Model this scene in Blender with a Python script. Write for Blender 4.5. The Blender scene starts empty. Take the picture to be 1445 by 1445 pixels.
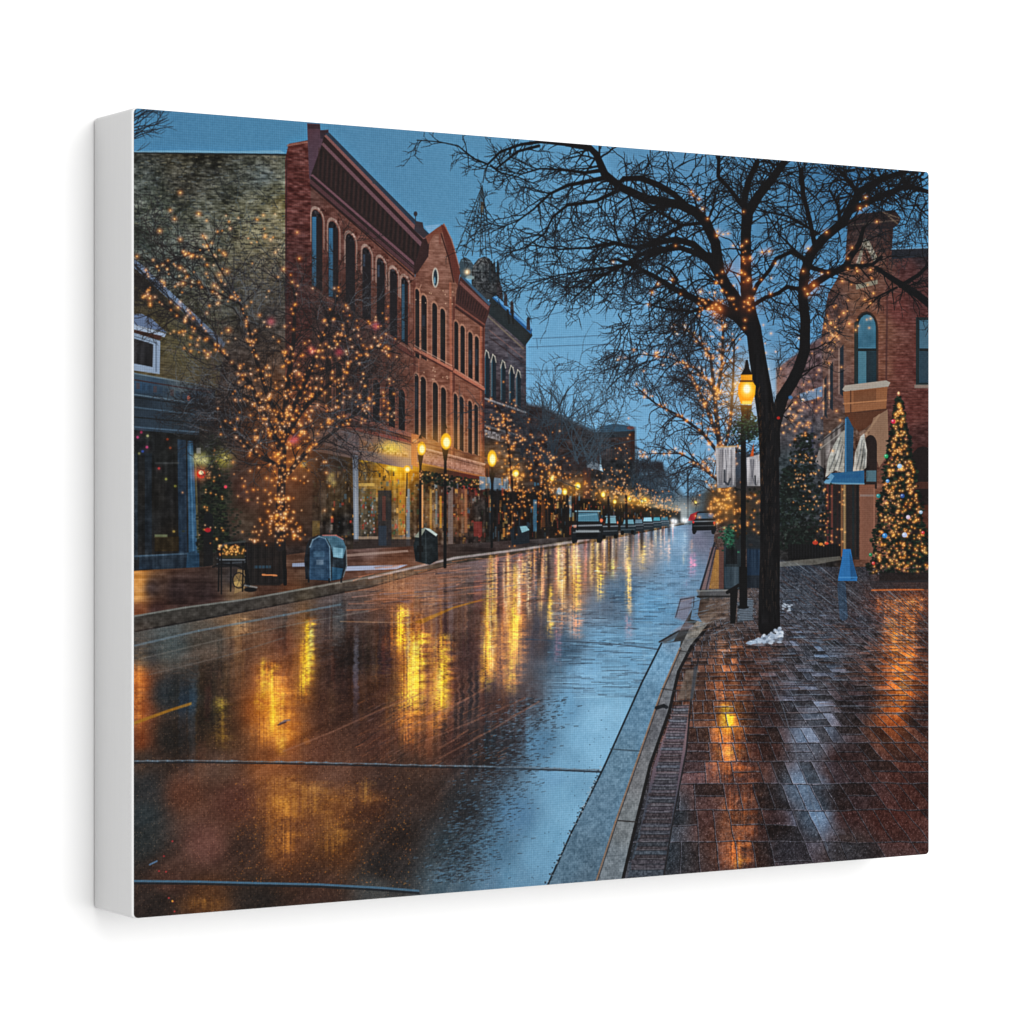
"""A canvas print of a rainy Christmas street hanging on a white wall, seen from its left."""
import bpy, bmesh, math
from mathutils import Vector, Matrix

scene = bpy.context.scene
# ---------------------------------------------------------------- camera
H = 0.2794                                   # height of the print, 11 in
W = H * 14 / 11                              # width, 14 in
D = 0.0318                                   # depth of the stretcher
TH_ = math.acos(1.0775 / (14 / 11))          # how far the wall is turned from the camera
RIGHT = Vector((math.cos(TH_), -math.sin(TH_), 0)); FWD = Vector((math.sin(TH_), math.cos(TH_), 0))
FRONT_LEFT = Vector((-W / 2, 0, 0))          # front left edge of the print, at half height
cam_data = bpy.data.cameras.new("camera"); cam = bpy.data.objects.new("camera", cam_data)
scene.collection.objects.link(cam); scene.camera = cam
cam_data.sensor_width = 36.0; cam_data.lens = 36.0 * 4115 / 1445
cam_data.clip_start = 0.05; cam_data.clip_end = 50
cam.location = FRONT_LEFT + RIGHT * (0.4668 * H) - FWD * (3.600 * H) + Vector((0, 0, 0.00042))
cam.rotation_euler = (math.radians(90), 0, -TH_)

# ---------------------------------------------------------------- light: a studio, no sun
world = bpy.data.worlds.new("World"); scene.world = world; world.use_nodes = True
bg = world.node_tree.nodes["Background"]; bg.inputs[0].default_value = (1, 1, 1, 1); bg.inputs[1].default_value = 0.66
def softbox(name, loc, size, power):
    l = bpy.data.lights.new(name, 'AREA'); l.shape = 'SQUARE'; l.size = size; l.energy = power; l.color = (1, 0.995, 0.99)
    o = bpy.data.objects.new(name, l); scene.collection.objects.link(o); o.location = loc
    o.rotation_euler = (Vector((0, 0, 0)) - Vector(loc)).to_track_quat('-Z', 'Y').to_euler()
    return o
softbox("key_softbox", (0.36, -2.0, 0.44), 2.2, 66)
vs = scene.view_settings
vs.view_transform = 'Standard'; vs.look = 'None'; vs.exposure = 0.0; vs.gamma = 1.0; vs.use_curve_mapping = False
scene.cycles.max_bounces = 6

# ---------------------------------------------------------------- the print: a small numpy painter
# The print is painted texel by texel in the flat canvas' own (u, v) space.  Shapes are given in the
# coordinates of a 1445-unit sketch of the print as it is seen at an angle; the map below squares them up.
import numpy as np
TW, TH = 1480, 1160
rng = np.random.default_rng(7)
VX, VY = 963.0, 733.0                      # vanishing point of the painted street

def u_of(x):
    d = np.asarray(x, dtype=np.float64) - 722.5
    return (-533.5 - d) / (0.18815 * d - 1143.0 * 1.0775)
def v_of(x, y):
    return 0.5 + (np.asarray(y, dtype=np.float64) - 724.2) * (1 + 0.18815 * u_of(x)) / 1143.0

_u = (np.arange(TW) + 0.5) / TW
_v = (np.arange(TH) + 0.5) / TH
_s = 1 + 0.18815 * _u
_xrow = 722.5 + (-533.5 + 1143.0 * 1.0775 * _u) / _s
PX = np.broadcast_to(_xrow[None, :], (TH, TW)).astype(np.float32)
PY = (724.2 + (_v[:, None] - 0.5) * 1143.0 / _s[None, :]).astype(np.float32)
IM = np.zeros((TH, TW, 3), np.float32)

def noise(sx, sy, seed, octaves=3):
    """smooth value noise over the texture, mean 0, about -1..1; sx, sy = feature size in texels"""
    r = np.random.default_rng(seed)
    out = np.zeros((TH, TW), np.float32); amp = 1.0; tot = 0
    for o in range(octaves):
        nx, ny = max(2, int(TW / sx) + 2), max(2, int(TH / sy) + 2)
        g = r.uniform(-1, 1, (ny, nx)).astype(np.float32)
        out += amp * samp(g, np.arange(TH)[:, None] / max(sy, 1e-6), np.arange(TW)[None, :] / max(sx, 1e-6))
        tot += amp; amp *= 0.55; sx = max(sx / 2, 1.0); sy = max(sy / 2, 1.0)
    return out / tot * 1.6
def samp(g, fy, fx):
    fy, fx = np.broadcast_arrays(np.asarray(fy, np.float32), np.asarray(fx, np.float32))
    iy = np.floor(fy).astype(np.int32); ix = np.floor(fx).astype(np.int32)
    ty = fy - iy; tx = fx - ix
    ty = ty * ty * (3 - 2 * ty); tx = tx * tx * (3 - 2 * tx)
    ny, nx = g.shape
    y0 = iy % ny; y1 = (iy + 1) % ny; x0 = ix % nx; x1 = (ix + 1) % nx
    return (g[y0, x0] * (1 - tx) + g[y0, x1] * tx) * (1 - ty) + (g[y1, x0] * (1 - tx) + g[y1, x1] * tx) * ty

def blur(a, r):
    """box blur of radius r along both axes"""
    n = 2 * r + 1
    for ax in (0, 1):
        pad = [(0, 0)] * 3; pad[ax] = (r + 1, r)
        c = np.cumsum(np.pad(a, pad, mode='edge'), axis=ax, dtype=np.float64)
        a = ((np.take(c, np.arange(n, c.shape[ax]), axis=ax) - np.take(c, np.arange(0, c.shape[ax] - n), axis=ax)) / n).astype(np.float32)
    return a

def win(x0, x1, y0, y1):
    c0 = int(np.floor(u_of(x0) * TW)) - 1; c1 = int(np.ceil(u_of(x1) * TW)) + 2
    vs = v_of(np.array([x0, x0, x1, x1]), np.array([y0, y1, y0, y1])) * TH
    r0 = int(np.floor(vs.min())) - 1; r1 = int(np.ceil(vs.max())) + 2
    c0 = max(c0, 0); r0 = max(r0, 0); c1 = min(c1, TW); r1 = min(r1, TH)
    if c0 >= c1 or r0 >= r1: return None
    return slice(r0, r1), slice(c0, c1)

def poly_mask(pts, feather=0.9):
    p = np.array(pts, np.float32)
    f = feather
    w = win(p[:, 0].min() - f, p[:, 0].max() + f, p[:, 1].min() - f, p[:, 1].max() + f)
    if w is None: return None, None
    x = PX[w]; y = PY[w]
    d = np.full(x.shape, 1e9, np.float32); inside = np.zeros(x.shape, bool)
    n = len(p)
    for i in range(n):
        ax, ay = p[i]; bx, by = p[(i + 1) % n]
        ex, ey = bx - ax, by - ay
        L = ex * ex + ey * ey
        if L < 1e-9: continue
        t = np.clip(((x - ax) * ex + (y - ay) * ey) / L, 0, 1)
        dx = x - ax - t * ex; dy = y - ay - t * ey
        np.minimum(d, dx * dx + dy * dy, out=d)
        if ay != by:
            c = ((ay > y) != (by > y)) & (x < (bx - ax) * (y - ay) / (by - ay) + ax)
            inside ^= c
    d = np.sqrt(d)
    sd = np.where(inside, d, -d)
    return w, np.clip(sd / f + 0.5, 0, 1)

def put(w, m, col, a=1.0):
    if w is None: return
    m = (m * a)[..., None]
    IM[w] = IM[w] * (1 - m) + np.asarray(col, np.float32) * m
def poly(pts, col, a=1.0, feather=0.9):
    w, m = poly_mask(pts, feather); put(w, m, col, a)
    return w, m
def rect(x0, y0, x1, y1, col, a=1.0, feather=0.9):
    return poly([(x0, y0), (x1, y0), (x1, y1), (x0, y1)], col, a, feather)
def tint(w, m, n, amp):
    """vary what is painted under a mask with a noise field (in levels)"""
    if w is None: return
    IM[w] += (m * n[w] * amp)[..., None]
def ell_mask(cx, cy, rx, ry, feather=0.9):
    w = win(cx - rx - feather, cx + rx + feather, cy - ry - feather, cy + ry + feather)
    if w is None: return None, None
    x = (PX[w] - cx) / rx; y = (PY[w] - cy) / ry
    r = np.sqrt(x * x + y * y)
    return w, np.clip((1 - r) * min(rx, ry) / feather + 0.5, 0, 1)
def ell(cx, cy, rx, ry, col, a=1.0, feather=0.9):
    w, m = ell_mask(cx, cy, rx, ry, feather); put(w, m, col, a)
def seg(x0, y0, x1, y1, r0, r1, col, a=1.0):
    R = max(r0, r1) + 1
    w = win(min(x0, x1) - R, max(x0, x1) + R, min(y0, y1) - R, max(y0, y1) + R)
    if w is None: return
    x = PX[w]; y = PY[w]
    ex, ey = x1 - x0, y1 - y0
    L = ex * ex + ey * ey + 1e-6
    t = np.clip(((x - x0) * ex + (y - y0) * ey) / L, 0, 1)
    d = np.sqrt((x - x0 - t * ex) ** 2 + (y - y0 - t * ey) ** 2)
    r = r0 + (r1 - r0) * t
    thin = np.minimum(1.0, r / 0.45)
    put(w, np.clip(np.maximum(r, 0.45) - d + 0.45, 0, 1) * thin, col, a)
def line(pts, r, col, a=1.0):
    rs = r if hasattr(r, '__len__') else [r] * len(pts)
    for i in range(len(pts) - 1):
        seg(*pts[i], *pts[i + 1], rs[i], rs[i + 1], col, a)
def glow(cx, cy, s, col, a=1.0, sy=None):
    sy = sy or s
    w = win(cx - 3 * s, cx + 3 * s, cy - 3 * sy, cy + 3 * sy)
    if w is None: return
    g = np.exp(-0.5 * (((PX[w] - cx) / s) ** 2 + ((PY[w] - cy) / sy) ** 2)) * a
    IM[w] = 255 - (255 - IM[w]) * (1 - np.clip(g[..., None] * np.asarray(col, np.float32) / 255, 0, 1))
def bulb(x, y, s=1.0, hue=0.0, a=1.0):
    """a fairy light: an orange halo and a pale core"""
    c = (255, 108 + 45 * hue, 20 + 70 * hue)
    glow(x, y, 2.5 * s, c, 0.55 * a)
    ell(x, y, 1.0 * s, 1.0 * s, (255, 176 + 46 * hue, 84 + 96 * hue), 0.95 * a, 1.0)
def field(ctrl, w, sigma_scale=1.0):
    """smooth colour field through scattered (x, y, rgb) samples, in a window"""
    c = np.array([(a, b) for a, b, *_ in ctrl], np.float32)
    col = np.array([k[2] for k in ctrl], np.float32)
    x = PX[w]; y = PY[w]
    num = np.zeros(x.shape + (3,), np.float32); den = np.full(x.shape, 1e-9, np.float32)
    for (cx, cy), cc in zip(c, col):
        d2 = ((x - cx)) ** 2 + ((y - cy) * 1.0) ** 2
        k = 1.0 / (d2 + 60 * sigma_scale) ** 1.6
        num += k[..., None] * cc; den += k
    return num / den[..., None]
def fill_field(pts, ctrl, a=1.0, feather=0.9, s=1.0):
    w, m = poly_mask(pts, feather)
    f = field(ctrl, w, s)
    IM[w] = IM[w] * (1 - (m * a)[..., None]) + f * (m * a)[..., None]
    return w, m
def fk(x, k): return (x, VY - (VX - x) * k)          # a point on the left facades: height k above the eye line
def facade(x0, x1, k0, k1, col, a=1.0, feather=0.9):
    return poly([fk(x0, k0), fk(x1, k0), fk(x1, k1), fk(x0, k1)], col, a, feather)
def arch(cx, wd, yt, yb, slope, col, a=1.0, feather=0.9):
    """a narrow arched opening seen at an angle"""
    h = wd / 2; p = []
    for i in range(9):
        t = np.pi * i / 8
        p.append((cx - h * np.cos(t), yt + wd * 0.75 - wd * 0.75 * np.sin(t) + slope * (-h * np.cos(t))))
    p += [(cx + h, yb + slope * h), (cx - h, yb - slope * h)]
    return poly(p, col, a, feather)
def twigs(x, y, ang, length, r, depth, col, droop=0.0, spread=0.7, a=1.0, wig=0.28, kids=2.2, lights=None):
    """a wandering branch that splits into finer ones"""
    step = 5.0 if r > 0.9 else 4.0
    n = max(2, int(length / step))
    for i in range(n):
        ang += rng.normal(0, wig) * 0.6 + droop * (np.cos(ang)) * 0.04
        nx = x + np.cos(ang) * step; ny = y + np.sin(ang) * step
        ra = r * (1 - 0.6 * i / n); rb = r * (1 - 0.6 * (i + 1) / n)
        seg(x, y, nx, ny, ra, rb, col, a)
        x, y = nx, ny
        if lights is not None and rng.random() < lights[0]: lights[1].append((x + rng.normal(0, 1.5), y + rng.normal(0, 1.5)))
        if depth > 0 and rng.random() < kids / n:
            sgn = rng.choice([-1, 1])
            twigs(x, y, ang + sgn * rng.uniform(0.35, spread + 0.35), length * rng.uniform(0.4, 0.75), max(ra * 0.62, 0.3), depth - 1, col, droop, spread, a, wig, kids, lights)
def limb(pts, rads, col, n_twigs=0, tl=50, depth=2, side=0, droop=0.0, a=1.0, rt=0.9, kids=2.2, lights=None, bias=None):
    """a main limb through given points with twigs growing off it"""
    line(pts, rads, col, a)
    P = np.array(pts, float); d = np.hypot(*np.diff(P, axis=0).T); cum = np.r_[0, np.cumsum(d)]
    for i in range(n_twigs):
        s = rng.uniform(0.08, 1.0) * cum[-1]
        j = min(np.searchsorted(cum, s, side='right') - 1, len(d) - 1)
        t = (s - cum[j]) / max(d[j], 1e-6)
        x, y = P[j] + t * (P[j + 1] - P[j])
        an = np.arctan2(P[j + 1][1] - P[j][1], P[j + 1][0] - P[j][0])
        sg = side if side else rng.choice([-1, 1])
        an2 = an + sg * rng.uniform(0.3, 1.1)
        if bias is not None and rng.random() < 0.6: an2 = bias + rng.normal(0, 0.5)
        rr = np.interp(s, cum, rads)
        twigs(x, y, an2, tl * rng.uniform(0.5, 1.2), min(rt, rr * 0.6), depth, col, droop, 0.7, a, 0.28, kids, lights)
def paint_print():
    global IM
    IM[:] = 60
    N1 = noise(3, 3, 1, 2); N2 = noise(9, 6, 2, 3); N3 = noise(40, 30, 3, 4); NB = noise(9, 3, 4, 2)
    NV = noise(5, 40, 5, 2); NH = noise(70, 5, 6, 3)
    LT = []                                                       # fairy lights (x, y, size, hue), drawn last
    full = (slice(0, TH), slice(0, TW))
    # ---- sky
    sky = [(200,170,(73,127,164)),(400,190,(75,130,166)),(550,230,(81,133,168)),(650,260,(85,139,174)),(740,350,(95,149,184)),
           (800,470,(108,163,199)),(780,560,(114,167,203)),(830,600,(116,169,205)),(900,600,(120,173,209)),(930,650,(112,163,198)),
           (1000,300,(85,135,172)),(1100,300,(75,126,162)),(1200,260,(52,100,140)),(1300,300,(75,132,172)),(1290,340,(85,144,184)),
           (1150,430,(89,142,182)),(1000,540,(93,141,180)),(960,690,(112,159,192)),(990,720,(120,164,193))]
    fill_field([(180,140),(1320,200),(1320,780),(180,780)], sky, s=60)
    # faint overhead wires
    for a, b in (((751,478),(885,472)),((745,490),(875,485)),((742,523),(905,522)),((815,541),(905,538)),((742,452),(820,434))):
        line([a, b], 0.45, (58,84,108), 0.75)
    seg(757,478,758,492,0.4,0.4,(58,84,108),0.8)
    # twigs at the top left corner
    for i in range(9):
        twigs(184, 165 + i * 4.2, -0.45 + rng.normal(0,0.12), rng.uniform(30, 66), 0.9, 2, (34,44,56), 0, 0.4, 0.95, 0.14, 2.0)
    twigs(192, 214, -0.7, 26, 0.6, 1, (50,66,80), 0, 0.4, 0.9, 0.2, 2)
    # ---- far end of the street
    fill_field([(840,610),(872,601),(895,604),(897,650),(930,650),(938,664),(958,690),(965,700),(1010,690),(1040,690),(1040,760),(690,810),(690,600),(742,570),(765,574)],
        [(700,640,(46,36,38)),(760,620,(52,42,44)),(800,650,(52,38,36)),(850,625,(46,48,54)),(880,620,(64,46,42)),(880,660,(38,42,46)),(920,670,(50,62,74)),(945,690,(76,104,126)),
         (940,705,(66,86,102)),(900,720,(60,48,34)),(960,722,(96,110,120)),(985,705,(58,80,96)),(1010,720,(44,42,44)),(820,720,(56,44,36)),(760,720,(54,40,32)),(720,760,(34,34,36)),(860,750,(40,42,44)),(930,730,(82,76,62))], feather=7)
    poly([(845,602),(866,598),(893,602),(896,611),(850,613)], (52,82,104)); poly([(838,611),(895,608),(895,616),(840,619)], (44,52,60))
    rect(889,610,895,650,(60,38,34)); ell(889,604,5,2.5,(120,70,66),.8)
    for i in range(14): seg(842+i*3.6,618,842+i*3.6+rng.normal(0,1),648,0.5,0.5,(84,60,54),.5)
    poly([(898,655),(935,652),(936,668),(898,668)], (44,42,48),.8,4); poly([(904,667),(925,665),(924,669),(904,671)], (120,148,168),.6,2)
    rect(969,664,971.5,738,(44,54,66),.9); rect(955,690,956.5,730,(70,90,105),.8)
    w,m = poly_mask([(745,575),(850,600),(960,700),(960,740),(690,800),(690,600)], 3); tint(w,m,N2,20)
    glow(945,722,20,(235,190,110),.25,9); glow(900,714,40,(220,150,60),.2,12); glow(966,722,8,(220,235,245),.3,10)
    # ---- lattice steeple and dome
    apx = (680,262)
    for xb in (643,655,666,677,686,694): line([apx, (xb, 357 + (xb-643)*0.16)], 0.6, (44,58,68), .95)
    for k in range(13):
        t = (k + 1.5) / 14.5; y = 262 + t * 98; x0 = 680 - 37 * t; x1 = 680 + 14 * t
        for j in range(2):
            xa = x0 + (x1-x0)*rng.random(); line([(xa, y), (xa + rng.uniform(-9,9)*t+2, y + rng.uniform(3,9))], 0.65, (38,48,56), .95)
        line([(x0, y), ((x0+x1)/2, y+1.5), (x1, y + 1)], 0.4, (66,84,94), .7)
    line([(688,233),(684,240),(681,258)], .7, (44,58,70)); rect(678,285,682,300,(96,82,60),.7)
    poly([(646,376),(650,366),(656,363),(663,367),(668,374),(670,394),(650,392)], (62,78,88)); line([(652,368),(664,370)],.8,(104,130,146),.7)
    poly([(665,398),(666,380),(669,372),(675,365),(683,362),(690,365),(696,373),(699,384),(706,400),(708,422),(668,424)], (58,62,66)); poly([(668,384),(671,374),(677,367),(683,365),(684,384)], (86,94,98),.6,4)
    for k,x in enumerate((669,674,680,686,692,697)): line([(683,363),(x-1,376),(x,396)], .8, (36,42,48) if k%2 else (98,104,106), .7)
    for yy in (384,392,400): line([(666,yy),(701,yy+2)], 1.0, (38,42,46), .8)
    w,m = ell_mask(684,388,20,26,3); tint(w,m,N1,22)
    for x in (691,697,702): poly([(x-2,398),(x-1.5,372),(x,366),(x+1.5,372),(x+3,400)], (44,52,58))
    glow(659,384,3,(255,190,110),.9); ell(658.5,384,1.4,2,(255,230,190)); ell(663,392,6,3,(150,170,172),.7)
    # ---- dark red building at the end of the row
    fill_field([(680,424),(690,428),(742,480),(742,650),(680,680)], [(690,450,(78,70,76)),(720,480,(78,72,80)),(735,520,(72,70,80)),(700,560,(60,50,56)),(720,600,(52,46,50)),(690,640,(46,42,46)),(735,640,(48,44,46))])
    w,m = poly_mask([(680,424),(742,480),(742,650),(680,680)]); tint(w,m,NB,16)
    poly([(688,442),(690,424),(698,412),(706,418),(712,428),(724,438),(748,462),(751,474),(740,489),(734,482)], (42,50,54))
    poly([(694,420),(700,417),(751,465),(749,472)], (44,92,140)); poly([(696,419),(699,417),(750,463),(748,466)], (92,146,190))
    for x,y in ((703,406),(706,410),(713,421),(722,432),(745,455)): poly([(x-2.5,y+10),(x-2,y-6),(x,y-8),(x+2,y-5),(x+3,y+12)], (62,60,66))
    line([(688,446),(738,492)], 1.2, (110,100,90), .9)
    for x in (716,722): seg(x,438,x+2,456,1.6,1.6,(34,38,40))
    line([(690,466),(738,505)], .8, (124,92,88), .6); line([(690,476),(737,512)], .8, (60,44,46), .7)
    for i,x in enumerate((686.5,696,709.5,721.5,731)):
        dd = x - 686
        arch(x, 7.4, 494+dd*.62, 560+dd*.34, .7, (30,42,52)); rect(x-3,502+dd*.62,x-1.4,556+dd*.34,(62,98,118),.7)
        line([(x-3.6,505+dd*.62),(x-1,494+dd*.62),(x+2,497+dd*.62),(x+3.6,505+dd*.62)], .8, (186,178,166), .8)
        line([(x-3.4,500+dd*.62),(x-3.4,556+dd*.34)], .5, (150,146,142), .6)
    line([(683,562),(741,582)], 1.4, (150,152,156), .7)
    line([(682,600),(741,618)], 1.5, (128,130,134), .5); w,m = poly([(683,606),(706,612),(705,622),(683,616)], (108,104,108), .8); tint(w,m,N1,40)
    # ---- side wall of olive stone at the left
    fill_field([(180,214),(407,218),(405,660),(180,660)],
        [(200,225,(61,66,62)),(250,230,(68,66,54)),(300,235,(57,57,49)),(350,225,(61,64,56)),(390,228,(77,77,64)),(200,260,(70,77,72)),(260,262,(57,55,47)),(320,270,(68,71,62)),
         (370,250,(77,86,85)),(220,290,(91,98,87)),(280,300,(87,89,76)),(340,300,(103,102,83)),(395,290,(133,122,89)),(380,275,(98,98,79)),(360,330,(126,120,91)),(230,330,(82,89,81)),(290,340,(91,91,79)),(390,350,(131,120,91)),
         (340,380,(119,113,89)),(250,370,(87,93,87)),(210,350,(75,82,76)),(380,400,(117,109,87)),(320,430,(98,98,83)),(300,460,(103,102,83)),(390,450,(82,75,68)),(350,480,(73,66,60)),(330,520,(70,60,54)),(390,540,(61,51,43)),(340,600,(75,53,45)),(400,640,(66,46,37))])
    w,m = poly_mask([(180,214),(407,218),(405,660),(180,660)]); tint(w,m,NB,22); tint(w,m,N2,15); tint(w,m,N3,22); tint(w,m,N1,8)
    for i in range(70): twigs(rng.uniform(192,400),rng.uniform(250,470),-1.57+rng.normal(0,.9),rng.uniform(20,60),.6,2,((40,44,46),(30,32,34),(78,90,96))[i%3],0,.7,.6,.26,2.2)
    for i in range(2200):                                        # separate stones
        x = rng.uniform(188,400); y = rng.uniform(220,470); L = rng.uniform(2,7)
        rect(x,y,x+L,y+1.5,tuple(np.array(((24,26,28),(126,122,100),(92,102,106))[rng.choice([0,0,0,1,2])])), rng.uniform(.15,.6))
    for y in range(226,470,7): line([(188,y),(403,y-1.0+rng.normal(0,.6))], .5, (26,30,32), .33)
    line([(188,215.5),(300,217),(405,218.5)], 1.3, (34,42,46)); poly([(190,213),(260,212),(330,213.5),(395,212),(402,216),(405,217),(188,215)], (112,156,180), .8)
    for x,y in ((207,300),(250,342),(238,360),(302,300),(330,350)): seg(x,y,x+rng.normal(0,4),y+60,.6,.6,(40,44,44),.6)
    # ---- long red brick building: corner pier, first section, gable, third section
    bctrl = [(440,280,(92,60,54)),(470,300,(98,61,54)),(520,350,(106,65,56)),(570,400,(111,69,58)),(450,380,(90,51,45)),(500,420,(101,60,49)),(550,460,(105,63,54)),
             (470,470,(75,51,49)),(520,500,(88,56,49)),(575,520,(117,73,60)),(540,560,(98,58,47)),(500,560,(73,48,43)),(460,560,(57,42,41)),(570,600,(115,69,54)),(480,590,(78,51,43)),
             (610,420,(129,89,74)),(615,360,(131,91,78)),(610,500,(131,84,67)),(610,580,(123,75,58)),(630,620,(120,75,56)),(660,470,(121,79,65)),(660,540,(124,77,61)),(655,600,(118,72,56)),(675,640,(115,72,54))]
    fill_field([(436,255),(470,275),(585,385),(585,660),(436,640)], bctrl)
    fill_field([(583,640),(583,400),(590,372),(600,344),(617,324),(625,328),(635,360),(646,400),(646,660),(583,660)], bctrl)
    fill_field([(640,425),(684,455),(682,668),(640,660)], bctrl)
    w,m = poly_mask([(436,255),(585,385),(620,322),(648,400),(684,455),(682,668),(436,640)]); tint(w,m,NB,13); tint(w,m,N2,7)
    for k in np.arange(.18,.98,.012):                            # brick courses run to the vanishing point
        if rng.random() < .75: line([fk(438,k), fk(682,k)], .4, (70,34,30), .10)
    w,m = poly([(402,225),(407,203),(434,198),(438,255),(441,660),(402,660)], (92,46,42)); tint(w,m,NB,24); tint(w,m,N2,12)
    for y in range(206,640,5): line([(404,y),(437,y+1.5)], .45, (60,30,32), .45)
    line([(404,222),(403,520)],.8,(60,40,40),.8); poly([(405,204),(434,199),(434,202),(405,207)],(140,104,96),.7)
    poly([(433,174),(451,175),(452,184),(463,183),(464,195),(452,213),(443,250),(436,252),(434,200)], (82,60,72)); rect(434,176,451,182,(58,44,54),.8)
    poly([(451,184),(463,184),(460,196),(452,196)], (58,46,56))
    # cornice of the first section
    poly([(458,190),(464,188),(605,330),(604,345),(586,388),(437,262),(438,248),(450,215)], (48,34,34))
    for i in range(46):                                           # bracket rhythm in the shade
        t = i / 45.; x = 450 + 140 * t; y0 = 205 + 135 * t; seg(x, y0+4, x-2, y0+42-14*t, 1.0, .8, (30,24,26) if i % 2 else (66,44,42), .6)
    poly([(458,189),(464,187),(605,331),(603,338)], (46,62,80)); poly([(457,192),(460,190),(603,336),(601,342)], (120,84,84)); poly([(455,197),(457,194),(600,342),(598,346)], (50,34,36))
    poly([(453,204),(456,201),(600,347),(597,352)], (112,80,88),.85)
    poly([(437,247),(441,246),(584,370),(584,378)], (104,72,80)); poly([(437,252),(584,380),(584,386),(437,259)], (84,54,58)); line([(440,250),(584,376)],.8,(46,32,34)); line([(438,262),(583,390)],1.0,(52,30,30))
    poly([(596,338),(606,334),(604,362),(588,386),(583,380)], (60,38,38))
    poly([(584,325),(586,312),(596,314),(598,325),(605,334),(597,336)], (60,54,62)); ell(586,302,2.6,3.6,(52,56,66)); seg(586,304,586,314,.6,.6,(52,56,66)); ell(528,257,3,2.6,(56,66,78))
    # gable
    poly([(598,319),(622,316),(607,332)], (116,158,190)); poly([(600,334),(616,322),(626,316),(630,322),(622,330),(612,331),(604,345)], (118,72,60))
    poly([(622,317),(629,321),(641,350),(649,385),(646,404),(641,396),(632,360),(626,336)], (100,54,46)); line([(622,330),(633,365),(640,398)],1.0,(70,38,34)); line([(626,316),(637,338),(648,378)],.8,(150,110,100),.8)
    ell(614,392,4.6,14,(188,178,166)); ell(614,392,2.9,11.5,(46,56,66)); ell(613,396,1.3,5,(120,160,178),.8)
    line([(586,420),(594,402)],.8,(190,150,130),.5); rect(619,330,622,345,(120,70,58),.7)
    for x in (584.5,640): line([(x,400 if x<600 else 420),(x,655)],1.6,(96,50,42),.75)
    line([(682,458),(682,668)],1.5,(90,46,40),.8); line([(635,400),(637,650)],1.6,(176,104,80),.5); line([(591,410),(590,650)],1.2,(176,104,80),.35); line([(678,460),(678,650)],1.2,(178,100,74),.5)
    # cornice of the third section
    poly([(649,390),(655,393),(692,428),(690,440),(683,462),(642,434),(644,410)], (72,44,42)); poly([(650,391),(655,392),(692,428),(690,432)], (60,84,106)); poly([(649,396),(690,433),(688,438),(648,401)], (116,76,72)); line([(643,430),(683,458)],1.2,(120,72,62)); line([(642,434),(682,462)],.9,(70,38,34))
    for i in range(12): t=i/11.; seg(648+38*t,405+34*t,646+36*t,424+26*t,.7,.7,(48,32,32),.8)
    # windows, third floor
    blue = (58,106,140)
    for i,(x,yt) in enumerate(((447,297),(470,313),(494,331),(517,350),(537,365),(555,380),(570.6,392))):
        yb = 733 - (963-x)*.632; wd = 15 - i*.95; h = wd/2
        arch(x+.6, wd+5.5, yt-5, yb-60, .62, (170,150,140), .6); arch(x+.8, wd+1.5, yt-1, yb, .62, (112,64,54), .9)
        arch(x, wd, yt, yb, .62, (38,32,36))
        if i in (0,1,6): rect(x-h+.6, yt+9, x-h+(6.5 if i<6 else 4.5), yb-3, blue if i < 6 else (54,86,108), .95)
        elif i in (3,4): rect(x-h+.8, yt+9, x-h+4, yt+26, (66,80,100), .7)
        seg(x-h+1, (yt+yb)/2+12, x+h-1, (yt+yb)/2+16, .8, .8, (30,28,32), .9)
        w,m = ell_mask(x+h*.6, yt+2, 8, 7, 4); tint(w, m, N1, 34)
    facade(438,583,.600,.622,(110,62,54)); line([fk(438,.623),fk(583,.623)],.8,(160,122,108),.6); line([fk(438,.6),fk(583,.6)],.8,(66,38,36),.8)
    # second floor of the first section
    for x,wd,yt in ((463,9,505),(478,9,512),(515,9,530),(530.5,9.5,536),(552.5,9,545),(566.5,9,550)):
        yb = 733 - (963-x)*.306; arch(x+.5, wd+3.5, yt-3, yb, .4, (158,92,74), .6); arch(x, wd, yt, yb, .4, (34,29,30))
    facade(438,583,.30,.318,(146,90,76)); line([fk(438,.30),fk(583,.30)],.9,(74,40,36))
    for x in (541,505): facade(x-2,x+2,.32,.59,(112,56,46),.4)
    # gable and third section windows
    for L,yo in (((588.5,408,505,5.6),(598,417,507,7.5),(613,428,512,7),(624.5,436,514,7)),0),(((587.5,528,613,5.6),(597,532,617,7.4),(614,540,622,7.2),(625.5,547,626,7)),0),\
                (((643.5,454,521,5.6),(652.5,460,527,6),(663.5,469,534,6),(672.5,475,538,5.6)),0),(((642.5,556,633,5.2),(651,560,636,5.6),(663,566,640,5.4),(671.5,571,642,5)),0):
        for x,yt,yb,wd in L:
            arch(x+.3, wd+3, yt-3, yb, .6, (196,150,124), .42); arch(x, wd, yt, yb, .6, (36,30,32)); seg(x-wd*.3,yt+12,x-wd*.3,yb-6,.6,.6,(64,60,64),.5); seg(x-wd*.4,(yt+yb)/2,x+wd*.4,(yt+yb)/2+2.5,.5,.5,(70,62,60),.8); rect(x-wd*.35,yt+8+rng.random()*20,x+wd*.2,yt+34+rng.random()*24,((58,66,78),(50,44,40),(40,38,42))[rng.integers(0,3)],.6,2)
    line([(585,492),(637,521)],2.2,(172,108,88),.9); line([(585,496),(637,524)],1.2,(88,46,40),.9); line([(585,488),(637,516)],.8,(204,160,140),.6)
    line([(641,524),(682,549)],2.0,(170,104,84),.9); line([(641,528),(682,552)],1.0,(84,44,38),.9); line([(641,521),(682,546)],.7,(200,152,132),.6)
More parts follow.
